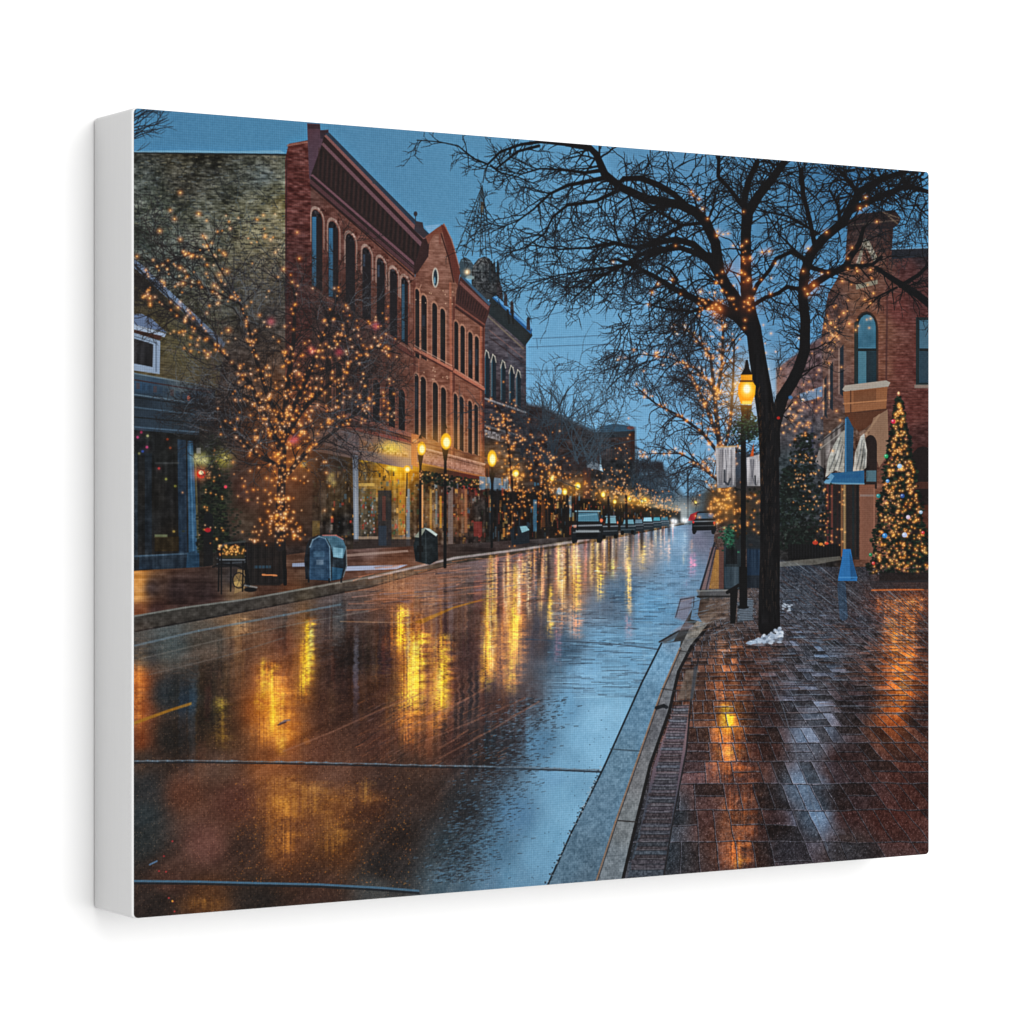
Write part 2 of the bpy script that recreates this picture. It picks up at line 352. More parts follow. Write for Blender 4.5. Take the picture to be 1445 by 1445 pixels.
    for i in range(24):
        x,y = ((583+rng.random()*56, 410+rng.random()*20) if i%2 else (585+rng.random()*55, 518+rng.random()*20)); ell(x,y,.8,.9,(214,178,150),.7)
    # ---- shop front below
    fill_field([(436,618),(505,632),(690,655),(690,790),(430,790)], [(440,650,(44,34,30)),(470,660,(50,40,32)),(460,700,(38,34,30)),(490,740,(36,34,34)),(515,680,(96,70,36)),(540,690,(130,92,36)),(515,740,(70,56,42)),(560,740,(84,66,44)),(610,740,(84,60,40)),(650,740,(80,54,38)),(470,700,(58,48,34)),(540,665,(190,130,26)),(560,664,(226,158,18)),(575,670,(196,126,26)),(520,655,(120,82,26)),(520,720,(56,46,38)),(560,720,(66,52,40)),(580,690,(120,84,36)),
        (600,690,(48,40,34)),(610,720,(66,46,34)),(640,690,(60,40,36)),(660,680,(96,40,34)),(650,720,(70,44,34)),(680,720,(44,38,36)),(470,760,(40,38,38)),(540,765,(58,44,42)),(600,770,(46,40,40)),(660,770,(42,34,34)),(450,780,(44,36,34))], feather=1.5)
    w,m = poly_mask([(440,645),(690,680),(690,770),(440,768)],3); tint(w,m,NV,20); tint(w,m,N2,22)
    for i in range(520):
        x = rng.uniform(440,690); y = rng.uniform(650 + (x-440)*.12, 766)
        c = ((20,20,22),(20,20,22),(24,24,24),(210,150,70),(170,60,50),(60,90,110),(150,140,130),(120,84,40),(50,70,50))[rng.integers(0,9)]
        rect(x,y,x+rng.uniform(1,4),y+rng.uniform(1.5,8),c,rng.uniform(.2,.7))
    for x,y in ((465,676),(470,682),(530,650),(513,648),(549,660),(556,662),(468,670)): glow(x,y,3,(255,214,90),.7)
    rect(506,648,530,652,(240,180,40),.8); rect(506,682,528,686,(214,170,84),.7); rect(440,735,451,757,(120,100,44),.5); rect(428,710,436,736,(226,120,30),.9); rect(429,720,435,728,(250,170,110),.7)
    facade(436,582,.185,.245,(126,104,98)); 
    poly([(444,618),(452,609),(470,603),(506,614),(506,642),(440,626)], (132,112,112)); poly([(436,622),(505,641),(505,646),(436,628)], (86,72,72))
    poly([(478,600),(510,607),(582,627),(582,648),(506,636),(506,614)], (142,106,92)); poly([(508,620),(576,638),(576,646),(508,634)], (160,116,84),.8)
    for i in range(9): rect(511+i*7,622+i*1.9,512.5+i*7,633+i*1.9,(96,70,62),.4)
    glow(551,631,12,(255,176,6),.95,7); glow(560,637,20,(240,120,10),.6,9); w,m=poly_mask([(509,622),(575,639),(575,645),(509,634)],2); tint(w,m,N1,26)
    poly([(478,598),(584,622),(584,627),(478,602)], (150,80,64)); line([(478,596),(690,648)],1.0,(92,54,46),.9); line([(479,602),(584,629)],.7,(90,56,50),.9)
    poly([(580,612),(590,614),(590,660),(580,656)], (178,104,64)); ell(585,622,3.4,2.6,(206,136,90))
    poly([(588,630),(684,655),(684,672),(588,652)], (142,98,84)); poly([(590,640),(680,662),(680,668),(590,648)], (168,118,100),.8); line([(588,630),(684,655)],1.0,(196,150,128),.7); line([(588,653),(684,673)],1.2,(220,150,84),.5); line([(590,634),(684,659)],.7,(84,52,46),.8)
    w,m=poly_mask([(588,630),(684,655),(684,672),(588,652)]); tint(w,m,N1,14)
    poly([(497,642),(505,643),(506,764),(499,764)], (112,122,136)); poly([(500,643),(502,643),(503,764),(501,764)], (150,158,168),.7); poly([(426,640),(434,641),(436,745),(428,748)], (74,92,108))
    rect(592,664,597,745,(168,114,72),.9); rect(595,664,596.5,745,(206,150,100),.6); rect(632,678,639,768,(110,98,96),.8); rect(655,690,659,752,(150,96,66),.7); rect(573,690,578,770,(100,118,136),.8); rect(692,700,695,750,(120,160,180),.8)
    rect(562,688,571,755,(176,108,34),.5); rect(606,690,609,748,(190,140,60),.5); rect(614,684,617,740,(110,130,140),.5); rect(620,700,623,745,(220,150,40),.6)
    glow(520,700,12,(220,160,60),.35,30); glow(565,705,9,(240,160,50),.4,30); glow(606,715,8,(220,150,70),.35,24); glow(647,715,8,(220,120,50),.3,24); glow(468,690,12,(200,150,60),.2,22)
    rect(506,690,530,757,(44,52,58),.3); rect(509,692,513,756,(150,130,100),.3); rect(505,757,535,761,(150,132,116),.7); rect(553,758,580,761,(150,120,90),.6); rect(498,761,583,776,(52,44,44),.8)
    rect(533,692,552,770,(40,40,46),.75); rect(539,700,544,735,(120,60,48),.5); rect(534,742,545,770,(46,58,72),.8)
    for i in range(40): ell(rng.uniform(508,530),rng.uniform(700,752),1.2,1.6,((170,170,170),(160,50,40),(70,110,130))[i%3],.6)
    for i in range(26): ell(rng.uniform(556,575),rng.uniform(690,752),1.2,2.2,((190,160,110),(170,60,46),(80,110,70))[i%3],.6)
    rect(660,676,672,690,(150,34,30),.6); ell(652,681,3,3.4,(60,66,66)); ell(652,680,1.4,1.6,(214,60,50)); rect(668,736,680,757,(130,46,42),.7)
    for i in range(320):                                          # garlands of evergreen
        x = rng.uniform(590,690); y = 664 + (x-590)*.16 + abs(rng.normal(0,9)); ell(x,y,1.8,1.6,((24,32,24),(34,46,32),(16,20,18))[i%3],.8)
        if i % 9 == 0: LT.append((x,y,.55,.5))
    poly([(676,672),(716,676),(722,694),(712,690),(700,694),(690,689),(676,692)], (80,104,124),.9); w,m=poly_mask([(676,672),(716,676),(722,694),(676,692)]); tint(w,m,NV,30)
    # ---- row further off: shop fronts and awnings in the dark
    w,m = poly_mask([(684,690),(800,700),(960,722),(960,738),(800,760),(684,785)],3); IM[w] = IM[w]*(1-m[...,None]*.55)
    for i in range(520):
        x = rng.uniform(684,950); s = (963-x)/280.; y = rng.uniform(735-75*s, 735+28*s)
        c = ((24,24,28),(24,22,24),(200,130,60),(150,60,44),(60,110,140),(90,60,40),(200,160,90),(40,50,50))[rng.integers(0,8)]
        rect(x,y,x+rng.uniform(.8,3)*(.4+s),y+rng.uniform(2,14)*(.3+s),c,rng.uniform(.2,.65))
    for x in (700,716,733,752,764,772): rect(x,690,x+3,770-(x-700)*.1,(30,26,28),.8)
    rect(752,705,757,750,(60,110,140),.7); rect(763,706,773,744,(150,84,40),.4); rect(803,700,806,730,(110,150,170),.6)
    poly([(827,655),(833,650),(848,656),(851,666),(846,664),(838,662),(829,664)], (150,176,192)); rect(822,660,833,704,(72,44,40),.8); rect(796,640,846,664,(44,38,42),.5)
    rect(837,640,848,652,(60,56,60),.6); rect(846,642,848,655,(110,150,170),.6)
    # ---- yellow house and blue shop front, far left
    fill_field([(180,372),(194,374),(318,490),(304,560),(180,545)], [(200,420,(74,66,50)),(200,395,(58,52,44)),(240,450,(84,78,56)),(260,500,(100,92,62)),(290,520,(96,88,62)),(230,530,(88,80,60)),(300,490,(74,70,56))])
    w,m = poly_mask([(180,372),(318,490),(304,560),(180,545)]); tint(w,m,NB,12)
    for y in range(420,545,4): line([(190,y),(300,y+18)],.4,(50,44,34),.4)
    poly([(180,360),(196,370),(318,484),(314,492),(196,384),(180,372)], (106,124,148)); line([(186,371),(314,491)],1.4,(50,56,66),.9); poly([(186,380),(300,478),(310,500),(296,486),(186,400)], (44,42,42),.6)
    poly([(184,443),(200,443),(214,450),(226,461),(236,470),(184,457)], (96,112,140)); poly([(184,456),(234,471),(232,476),(184,464)], (150,164,184)); poly([(184,464),(228,474),(226,480),(184,472)], (76,52,46))
    poly([(184,468),(226,481),(225,528),(184,522)], (132,148,168)); poly([(184,476),(216,486),(215,518),(184,512)], (44,44,48)); line([(184,473),(220,484),(220,524)],.9,(84,96,112),.8); w,m=poly_mask([(184,476),(216,486),(215,518),(184,512)]); tint(w,m,NV,14)
    fill_field([(180,524),(304,550),(300,625),(180,625)], [(200,530,(70,86,98)),(260,545,(80,92,98)),(200,545,(44,72,100)),(270,562,(44,64,84)),(200,565,(36,46,56)),(260,580,(40,50,58)),(200,590,(44,58,72)),(280,600,(40,52,64))], feather=1.5)
    for y,c in ((526,(108,128,142)),(535,(60,40,42)),(556,(94,116,132)),(560,(30,36,42)),(574,(70,92,110)),(588,(28,32,36)),(602,(74,96,116)),(608,(28,32,36))): line([(184,y),(298,y+20-(y-526)*.14)],1.0,c,.8)
    for i in range(14): rect(192+i*8,540+i*1.6,197+i*8,549+i*1.6,(84,60,60) if i%3==0 else (40,58,78),.5)
    ell(266,562,2.4,3.4,(214,120,100),.9)
    fill_field([(180,606),(300,616),(284,805),(180,808)], [(200,640,(32,36,40)),(240,640,(34,36,36)),(220,700,(36,34,32)),(250,700,(34,34,36)),(200,740,(34,38,42)),(240,760,(40,34,28)),(210,790,(40,40,42)),(270,780,(38,50,62)),(290,640,(34,40,44))])
    poly([(264,622),(272,622),(279,790),(266,790)], (56,98,132)); poly([(250,620),(262,621),(264,790),(252,790)], (40,62,84)); poly([(274,640),(276,640),(282,790),(278,790)], (122,118,84),.7); line([(268,624),(273,790)],1.2,(88,136,172),.8)
    rect(186,640,194,790,(44,60,76),.8); rect(204,640,214,784,(38,52,66),.7); rect(196,783,282,803,(44,62,80),.9); line([(190,785),(266,781)],1.2,(80,106,128),.9); poly([(264,780),(280,776),(284,802),(262,803)],(52,86,114))
    rect(218,757,252,778,(62,48,22),.8); rect(218,754,236,758,(140,150,110),.7); rect(218,652,252,655,(86,90,92),.6)
    for x,y,c in ((194,617,(220,70,130)),(207,631,(224,70,130)),(199,610,(190,60,100)),(201,637,(60,90,190)),(196,640,(140,140,90)),(208,615,(190,190,130)),(236,620,(160,70,40)),(240,632,(150,70,40)),(224,661,(200,60,60)),(245,750,(190,160,80)),(247,686,(150,150,70)),(234,676,(150,150,70))):
        ell(x,y,1.9,1.8,c,.75); glow(x,y,3,c,.2)
    w,m = poly_mask([(180,606),(300,616),(284,805),(180,808)],2); IM[w] *= 1-.2*m[...,None]; tint(w,m,NV,9); tint(w,m,N2,10)
    # doorway with dressed fir beside it
    fill_field([(281,600),(440,620),(440,790),(281,800)], [(300,640,(40,44,40)),(310,700,(40,44,34)),(300,760,(34,34,32)),(340,640,(58,46,48)),(345,690,(80,50,44)),(340,740,(66,54,44)),(370,680,(70,48,40)),(380,640,(64,42,38)),(420,640,(56,38,34)),(400,740,(50,34,26)),(425,720,(60,48,40)),(330,780,(46,40,38)),(420,780,(44,36,36))], feather=2)
    w,m = poly_mask([(281,600),(440,620),(440,790),(281,800)],3); tint(w,m,N2,16); tint(w,m,N3,10)
    for i in range(420):
        t = rng.random(); x = 308 + rng.normal(0,7+10*t); y = 615 + 150*t; ell(x,y,2.2,1.5,((22,28,24),(34,42,32),(46,52,38))[i%3],.7)
    for i in range(900):
        t = rng.random()**.8; x = 301 + rng.uniform(-1,1)*(5+20*t); y = 622 + 158*t; ell(x,y,rng.uniform(1.4,3),rng.uniform(.9,1.8),((14,18,16),(24,32,24),(36,46,32),(50,60,40))[rng.choice(4,p=[.4,.33,.2,.07])],.8)
    for i in range(34): t = rng.random(); LT.append((301+rng.uniform(-1,1)*(4+18*t),630+140*t,rng.uniform(.4,.8),rng.choice([.1,.5,1.0])))
    glow(317,647,9,(240,220,60),.75); ell(317,647,3.8,2.4,(255,240,150)); glow(283,648,8,(220,210,90),.6); glow(283,668,7,(255,90,40),.8); ell(283.5,669,6,6,(206,60,36)); ell(283.5,667,3.6,3,(255,222,170)); rect(277,632,283,640,(190,190,190),.5)
    glow(289,650,4,(255,240,160),.6); glow(278,647,4,(255,240,160),.6); ell(318,687,2.2,2.2,(232,70,90)); rect(287,740,300,834,(24,24,26),.9); ell(294,733,7,10,(22,24,26)); ell(293,748,4.5,3.2,(160,30,40),.9)
    # ---- left pavement, kerb
    fill_field([(180,806),(285,800),(440,778),(640,768),(800,758),(962,738),(962,744),(830,764),(640,788),(480,820),(330,848),(180,872)],
        [(193,822,(196,132,60)),(192,840,(210,150,80)),(195,860,(120,70,44)),(215,830,(60,44,42)),(250,835,(56,40,40)),(290,840,(54,38,38)),(220,862,(66,42,40)),(300,862,(70,44,38)),(330,815,(66,60,60)),(335,835,(110,86,62)),(380,830,(70,46,36)),(410,840,(96,60,40)),
         (450,825,(60,46,42)),(500,790,(76,54,50)),(530,800,(90,58,46)),(560,790,(84,52,40)),(600,788,(74,54,48)),(640,780,(56,46,44)),(520,782,(110,88,84)),(700,772,(50,44,46)),(760,765,(46,42,44)),(860,755,(54,54,58)),(940,744,(80,86,94))])
    w,m = poly_mask([(180,806),(285,800),(440,778),(640,768),(800,758),(962,738),(962,744),(640,788),(330,848),(180,872)]); tint(w,m,NH,16); tint(w,m,N2,9)
    poly([(412,795),(448,793),(450,799),(412,800)], (140,156,184),.8); poly([(484,799),(575,797),(560,803),(484,806)], (150,164,190),.9); poly([(487,782),(575,776),(576,779),(488,786)], (160,140,132),.6)
    poly([(335,803),(346,805),(345,832),(330,838)], (150,124,84),.7); ell(337,819,9.5,11.5,(26,26,28)); ell(337,819,8,10,(120,98,66)); ell(335,823,5,5,(176,148,92),.8)
    for k in range(6): seg(337,819,337+8*np.cos(k),819+10*np.sin(k),.4,.4,(50,44,38),.7)
    # kerb
    poly([(180,870.5),(262,856),(345,845),(440,828),(520,814),(640,786),(740,773),(840,758),(965,737),(965,741),(840,765),(740,780),(640,796),(520,830),(345,864),(180,894)], (62,58,54))
    line([(180,871),(262,857),(345,846),(440,829),(520,815),(640,787),(740,774),(840,759),(965,738)],1.3,(112,112,108),.85); line([(520,816),(640,788),(740,775),(830,762)],1.4,(150,140,142),.8)
    line([(180,893),(345,863),(520,829),(640,796)],1.2,(40,36,36),.9)
    w,m = poly_mask([(180,870),(345,845),(520,814),(640,786),(965,737),(965,741),(640,796),(520,830),(345,864),(180,894)]); tint(w,m,N2,16)
    # ---- wet road
    road = [(180,894),(345,864),(520,830),(640,796),(740,780),(840,765),(962,741),(1012,738),(1006,775),(985,845),(950,905),(935,908),(904,966),(853,1080),(772,1252),(600,1290),(180,1310)]
    rc = [(200,925,(60,70,74)),(240,915,(76,88,92)),(300,905,(82,78,72)),(330,882,(112,88,66)),(345,900,(96,70,52)),(400,868,(84,72,66)),(480,848,(84,76,76)),(600,815,(110,82,74)),(560,850,(110,74,58)),(700,798,(104,88,90)),(760,785,(96,86,92)),(830,772,(112,108,118)),(420,885,(72,54,48)),
      (193,960,(126,72,36)),(193,1000,(112,62,32)),(235,980,(38,50,62)),(262,990,(40,56,72)),(300,960,(58,50,44)),(290,1010,(46,42,38)),(380,950,(98,66,44)),(410,905,(78,50,42)),(500,930,(46,38,38)),(560,900,(74,50,42)),(450,1000,(60,42,36)),(480,960,(52,38,38)),
      (370,1000,(122,76,36)),(400,1030,(132,84,38)),(320,1040,(70,54,38)),(240,1040,(34,35,36)),(194,1045,(88,48,28)),(520,980,(62,44,38)),(530,1050,(74,52,46)),(640,960,(66,48,46)),(660,930,(60,46,48)),(690,880,(78,56,50)),(640,1050,(56,40,40)),(600,1050,(88,60,48)),(450,1060,(80,56,48)),
      (700,1000,(64,48,48)),(740,985,(70,70,78)),(715,1050,(44,48,56)),(685,1070,(44,40,42)),(760,1050,(84,124,154)),(800,1000,(104,150,182)),(830,950,(126,172,204)),(850,900,(112,158,190)),(800,915,(76,104,128)),(760,905,(64,66,76)),(720,880,(84,66,60)),
      (860,1000,(134,182,212)),(900,925,(114,160,192)),(920,850,(106,156,192)),(870,830,(78,108,134)),(950,800,(108,148,180)),(960,762,(130,166,196)),(905,785,(116,122,134)),(985,762,(112,114,134)),(1000,748,(90,96,112)),(840,800,(100,82,76)),(800,830,(96,78,72)),(850,860,(90,112,134)),
      (780,1100,(112,158,190)),(730,1150,(88,128,160)),(700,1200,(80,116,142)),(640,1195,(50,66,78)),(650,1140,(42,46,52)),(600,1120,(54,44,42)),(560,1180,(42,36,36)),(630,1245,(72,98,118)),(690,1245,(92,126,152)),(800,1150,(122,170,200)),(760,1210,(110,156,186)),(840,1060,(130,178,208)),(820,1040,(126,174,205)),(790,1120,(118,166,196)),(780,1180,(112,160,190)),(720,1240,(100,142,170)),(840,1020,(132,180,210)),(800,1080,(114,160,190)),(860,960,(124,170,200)),
      (200,1110,(38,48,58)),(200,1180,(36,48,56)),(200,1150,(42,58,70)),(260,1120,(84,58,48)),(330,1130,(66,44,42)),(400,1130,(98,64,36)),(470,1140,(88,60,36)),(520,1130,(64,42,32)),(540,1100,(60,48,46)),(290,1190,(88,66,66)),(350,1190,(48,40,40)),(400,1200,(80,52,32)),(480,1200,(74,50,30)),(540,1225,(38,38,42)),
      (215,1275,(40,36,36)),(290,1275,(80,56,32)),(360,1268,(36,34,34)),(450,1262,(58,44,40)),(530,1255,(64,76,86)),(240,1240,(64,48,44)),(310,1080,(78,66,62)),(380,1082,(104,70,44)),(470,1090,(82,64,58)),(580,1085,(64,52,48)),(200,1072,(46,46,48))]
    wR,mR = fill_field(road, rc)
    # perspective streaks towards the vanishing point and level ripples
    ang = np.arctan2(PY[wR]-VY, PX[wR]-VX); rad = np.sqrt((PX[wR]-VX)**2+(PY[wR]-VY)**2)
    g = np.random.default_rng(11).uniform(-1,1,(64,512)).astype(np.float32)
    st = samp(g, np.log(rad+1)*5, ang*55) + .6*samp(g, np.log(rad+1)*9+7, ang*140) + .5*samp(g, np.log(rad+1)*16+3, ang*260)
    depth = np.clip((PY[wR]-VY)/460.,0.01,1)
    gr = samp(g, 9.0/depth**.85, (PX[wR]-VX)/(60*depth**.5+6)) + .7*samp(g, 22.0/depth**.85+13, (PX[wR]-VX)/(24*depth**.5+4)+5)
    warm = np.clip((820 - PX[wR])/200.,.25,1)
    IM[wR] += (mR*(st*5.5*warm + gr*(8*(1-depth*.75))))[...,None]*np.array((1.05,.95,.95),np.float32)
    IM[wR] += (mR*N1[wR]*4*warm)[...,None]
    wm = np.clip((700-PX[wR])/160.,0,1)*np.clip((PY[wR]-880)/90.,0,1)*mR; IM[wR] *= 1+wm[...,None]*np.array((.12,-.03,-.14),np.float32)
    # speckle: wet aggregate that glints
    sp = np.random.default_rng(5).random((TH,TW)).astype(np.float32)
    hot = (sp[wR] > .98)*mR*warm*np.clip(depth*1.4,0.2,1); IM[wR] += hot[...,None]*np.array((40,28,18),np.float32); IM[wR] -= ((sp[wR] < .03)*mR*warm*12)[...,None]
    # ragged edge between the dark reflection and the reflected sky
    for i in range(3200):
        t = rng.random(); y = 985 + 262*t; x0 = 752 - 118*t + rng.normal(0,26); L = rng.uniform(3,14)
        L*=.45; seg(x0,y,x0+L,y-rng.uniform(0,1.2),.6,.5,((42,44,50),(92,130,158),(34,34,40))[i%3],rng.uniform(.25,.6))
    for i in range(700):
        y = rng.uniform(800,985); x0 = rng.uniform(770,975); L = rng.uniform(6,34)*(y-735)/180
        seg(x0,y,x0+L,y+rng.normal(0,.5),.6,.5,((48,64,82),(150,196,222),(58,74,92),(40,46,58))[i%4],rng.uniform(.15,.5))
    # light streaks
    SK = []
    for i in range(150):
        x = rng.uniform(690,955); y0 = 733+(963-x)*.165+rng.uniform(0,12)*(963-x)/200.; L = rng.uniform(20,95)*(.35+(963-x)/270.); c = ((240,150,40),(250,180,60),(220,110,50),(240,190,130),(200,70,50),(40,34,38),(44,42,50))[rng.integers(0,7)]
        SK.append((x,y0,x+rng.normal(0,.6),y0+L,rng.uniform(.8,2.4)*(.5+(963-x)/250.),c,rng.uniform(.35,.8)))
    def streak(x0,y0,x1,y1,wd,col,a,seed=0):
        w = win(min(x0,x1)-wd*3,max(x0,x1)+wd*3,y0-6,y1+6)
        if w is None: return
        x = PX[w]; y = PY[w]; t = np.clip((y-y0)/(y1-y0),0,1)
        d = (y-VY)/250.
        rip = samp(g, y/ (1.6+1.2*d) + seed, x/18.+seed) ; rip2 = samp(g, y/1.3+seed*3, x/2.5)
        cx = x0+(x1-x0)*t + rip*wd*.55
        e = np.exp(-.5*((x-cx)/(wd*(.7+.3*t)))**2)
        env = np.clip((y-y0)/10.,0,1)*np.clip((y1-y)/22.,0,1)
        fine = samp(g, y/55.+seed, x/2.0+seed*7) + .6*samp(g, y/90.+seed, x/5.+seed*3)
        k = np.clip(e*env*a*1.12*(.66+.34*rip+.42*rip2+.42*fine),0,1)[...,None]
        IM[w] = 255-(255-IM[w])*(1-k*np.asarray(col,np.float32)/255)
    Y=(255,178,16); O=(236,112,22); P=(240,165,105)
    for i,s in enumerate(((588,860,572,1060,8,O,.5),(626,900,612,1050,6,O,.5),(690,830,684,980,5,Y,.6),(727,790,720,985,5,Y,.6),(372,925,366,1010,5,Y,.5),(388,935,384,1040,5,Y,.55),(567,850,568,925,6,Y,1.2),(567,850,566,930,14,O,.6),(590,888,580,1010,11,Y,1.0),(588,885,575,1040,17,O,.6),(586,900,582,1000,5,(255,225,60),.6),(626,890,618,1008,8,Y,.95),(624,895,616,1030,13,O,.5),(621,940,619,985,4,(255,235,80),.7),
        (692,850,688,965,7,O,.8),(690,890,686,940,5,Y,1.0),(694,862,692,960,3,P,.5),(728,800,727,940,9,O,.85),(728,850,724,920,5,Y,.95),(712,870,706,970,9,O,.55),(730,870,720,985,10,O,.45),
        (776,822,775,905,3.4,Y,.7),(790,806,790,900,4.5,O,.75),(795,812,794,880,2.5,P,.7),(812,774,812,905,6,O,.85),(815,790,814,870,3.5,Y,.7),(803,840,803,905,3,P,.4),(846,790,846,852,3.4,Y,1.0),(862,786,863,820,3.4,(230,210,30),.9),(868,784,868,820,3,O,.5),(886,762,887,872,3,Y,.9),(883,785,883,820,4,O,.6),(905,758,904,808,4,Y,.9),(918,756,918,800,3,P,.7),
        (931,752,931,800,2.2,P,.6),(938,752,938,800,2.2,P,.6),(943,754,943,802,1.8,P,.6),(950,752,950,770,3,(220,235,245),.5),(966,748,966,800,3,(210,230,245),.4),(964,780,964,800,1.5,Y,.5),(975,760,975,785,2,O,.7),(977,778,976,818,3.6,(236,60,100),.75),(970,815,969,832,4,(200,80,110),.5),(887,862,886,910,4,(190,80,70),.5),(787,880,786,940,4,(200,70,70),.35),
        (437,872,428,985,6,Y,.85),(434,900,424,1000,8,O,.5),(438,880,437,960,3,(255,230,70),.6),(438,868,438,900,8,O,.45),(380,930,374,980,9,O,.7),(385,945,378,1060,16,O,.55),(393,960,395,1055,14,O,.6),(378,940,378,985,4,Y,.5),(395,970,392,1010,5,Y,.4),(310,980,308,1010,6,(190,160,30),.55),(312,975,310,1060,9,(150,110,30),.4),(395,1035,396,1070,6,(255,160,40),.6),
        (342,866,340,905,10,(220,150,90),.5),(395,1120,398,1220,18,(170,95,24),.5),(440,1100,440,1160,24,(160,100,30),.4),(470,1150,470,1215,16,(150,95,30),.4),(520,1095,518,1140,8,(170,120,40),.45),(290,1262,288,1290,26,(130,80,24),.5),(500,1105,500,1150,26,(150,90,30),.35),(405,1090,405,1150,30,(160,96,34),.35),(192,930,190,1040,8,(170,84,30),.5),(560,800,560,850,18,(190,110,60),.35),(600,830,600,870,20,(190,110,60),.3),(520,815,500,826,24,(240,130,60),.4))):
        streak(*s, seed=i*1.7)
    for i,q in enumerate(SK):
        if sum(q[5]) > 150: streak(*q, seed=i*.37)
        else: w = win(q[0]-3,q[0]+3,q[1],q[3]); e = np.exp(-.5*((PX[w]-q[0])/1.6)**2)*np.clip((PY[w]-q[1])/8,0,1)*np.clip((q[3]-PY[w])/20,0,1); put(w,e,q[5],.6)
    for i in range(900):                                          # broken glints in the brown
        a = rng.random(); x = 330+rng.random()*250; y = 1095+rng.random()*90 if a<.45 else 1150+rng.random()*100
        ell(x,y,.9,.8,((206,136,52),(190,110,50),(150,90,40))[i%3],rng.uniform(.1,.5))
    for x,y in ((243,1187),(231,1208),(224,1229),(234,1230),(238,1267),(244,1272),(246,1286)): ell(x,y,1.5,1.3,(190,56,60),.6)
    ell(243,1271.5,1.4,1.4,(250,140,60)); line([(211,1220),(221,1215)],1.2,(88,118,150),.8)
    line([(395,1021),(402,1017),(408,1016)],1.4,(84,92,108),.7); line([(392,1023),(403,1019)],1,(30,36,46),.8); ell(432,1046,5,4.5,(170,104,50),.4,3)
    for gx_,gy_,sx_,sy_,c_,a_ in ((390,985,34,60,(226,92,22),.36),(596,935,32,80,(230,96,20),.32),(712,890,26,70,(230,100,30),.32),(810,820,30,36,(236,130,40),.30),(430,920,12,50,(236,150,20),.3),(880,785,40,22,(236,150,60),.22),(400,1150,80,50,(170,74,22),.18),(196,990,14,60,(200,90,24),.3),(560,815,60,22,(220,120,60),.22)): glow(gx_,gy_,sx_,c_,a_,sy_)
    # yellow lane paint, joints in the slabs, cracks
    poly([(186,1019),(240,1000),(270,990.5),(270,994.5),(240,1004),(186,1024)], (160,112,34),.75,1.6); poly([(583,878),(640,856),(680,845.5),(700,842),(640,858.5),(596,880)], (176,118,30),.6,1.6)
    j1 = [(180,1074),(260,1073),(400,1075),(550,1078.5),(700,1082),(780,1084),(848,1087)]; line([(x,y+2.4) for x,y in j1],1.2,(34,36,42),.8); J = [(x+k_*7.,np.interp(x+k_*7.,[q[0] for q in j1],[q[1] for q in j1])+rng.normal(0,.35)) for x in (180,) for k_ in range(96)]; line(J,[rng.uniform(.5,1.3) for _ in J],(104,120,134),.7)
    j2 = [(180,1243),(280,1244),(360,1246),(450,1248),(540,1253),(590,1257)]; line([(x,y+3) for x,y in j2],1.6,(30,34,40),.8); line(j2,1.6,(72,102,124),.9)
    line([(700,1084),(848,1089)],1.1,(62,80,96),.8)
    line([(742,902),(800,905),(860,908),(932,917)],.8,(64,78,94),.7); line([(480,877),(580,879)],.7,(170,130,100),.6); line([(196,930),(300,905),(420,880),(520,862)],1.0,(116,112,106),.4); line([(186,912),(280,890),(400,868),(480,853)],1.5,(104,122,134),.55); line([(210,952),(320,925),(400,900)],1.0,(110,104,100),.35)
    for x0,y0,x1,y1 in ((575,1030,690,968),(600,1045,740,985),(560,1030,660,985),(620,1070,760,990),(540,1000,600,975),(400,1060,540,1000),(620,1055,660,1030)): line([(x0,y0),((x0+x1)/2,(y0+y1)/2+2),(x1,y1)],1.3,(150,104,84),.35)
    for i in range(260):
        x = rng.uniform(500,720); y = rng.uniform(990,1080); L = rng.uniform(4,16); seg(x,y,x+L,y-L*.52,.6,.5,((170,104,66),(36,32,36),(120,92,88))[i%3],rng.uniform(.12,.4))
    for i in range(170):
        x = rng.uniform(480,760); y = rng.uniform(798,868) - (x-480)*.06; L = rng.uniform(10,44); seg(x,y,x+L,y-rng.uniform(0,5),.9,.5,((206,140,110),(50,42,46),(120,110,122),(180,110,70))[i%4],rng.uniform(.15,.5))
    for i in range(260):
        x = rng.uniform(640,860); y = rng.uniform(1000,1240); 
        if x > 1180-y*.35: ell(x,y,.8,.7,(60,82,100),rng.uniform(.2,.7))
    # ---- brick pavement on the right
    pav = [(1008,742),(1312,742),(1312,1215),(870,1252),(917,1080),(944,1004),(957,948),(975,913),(1010,871),(1000,850),(1005,800)]
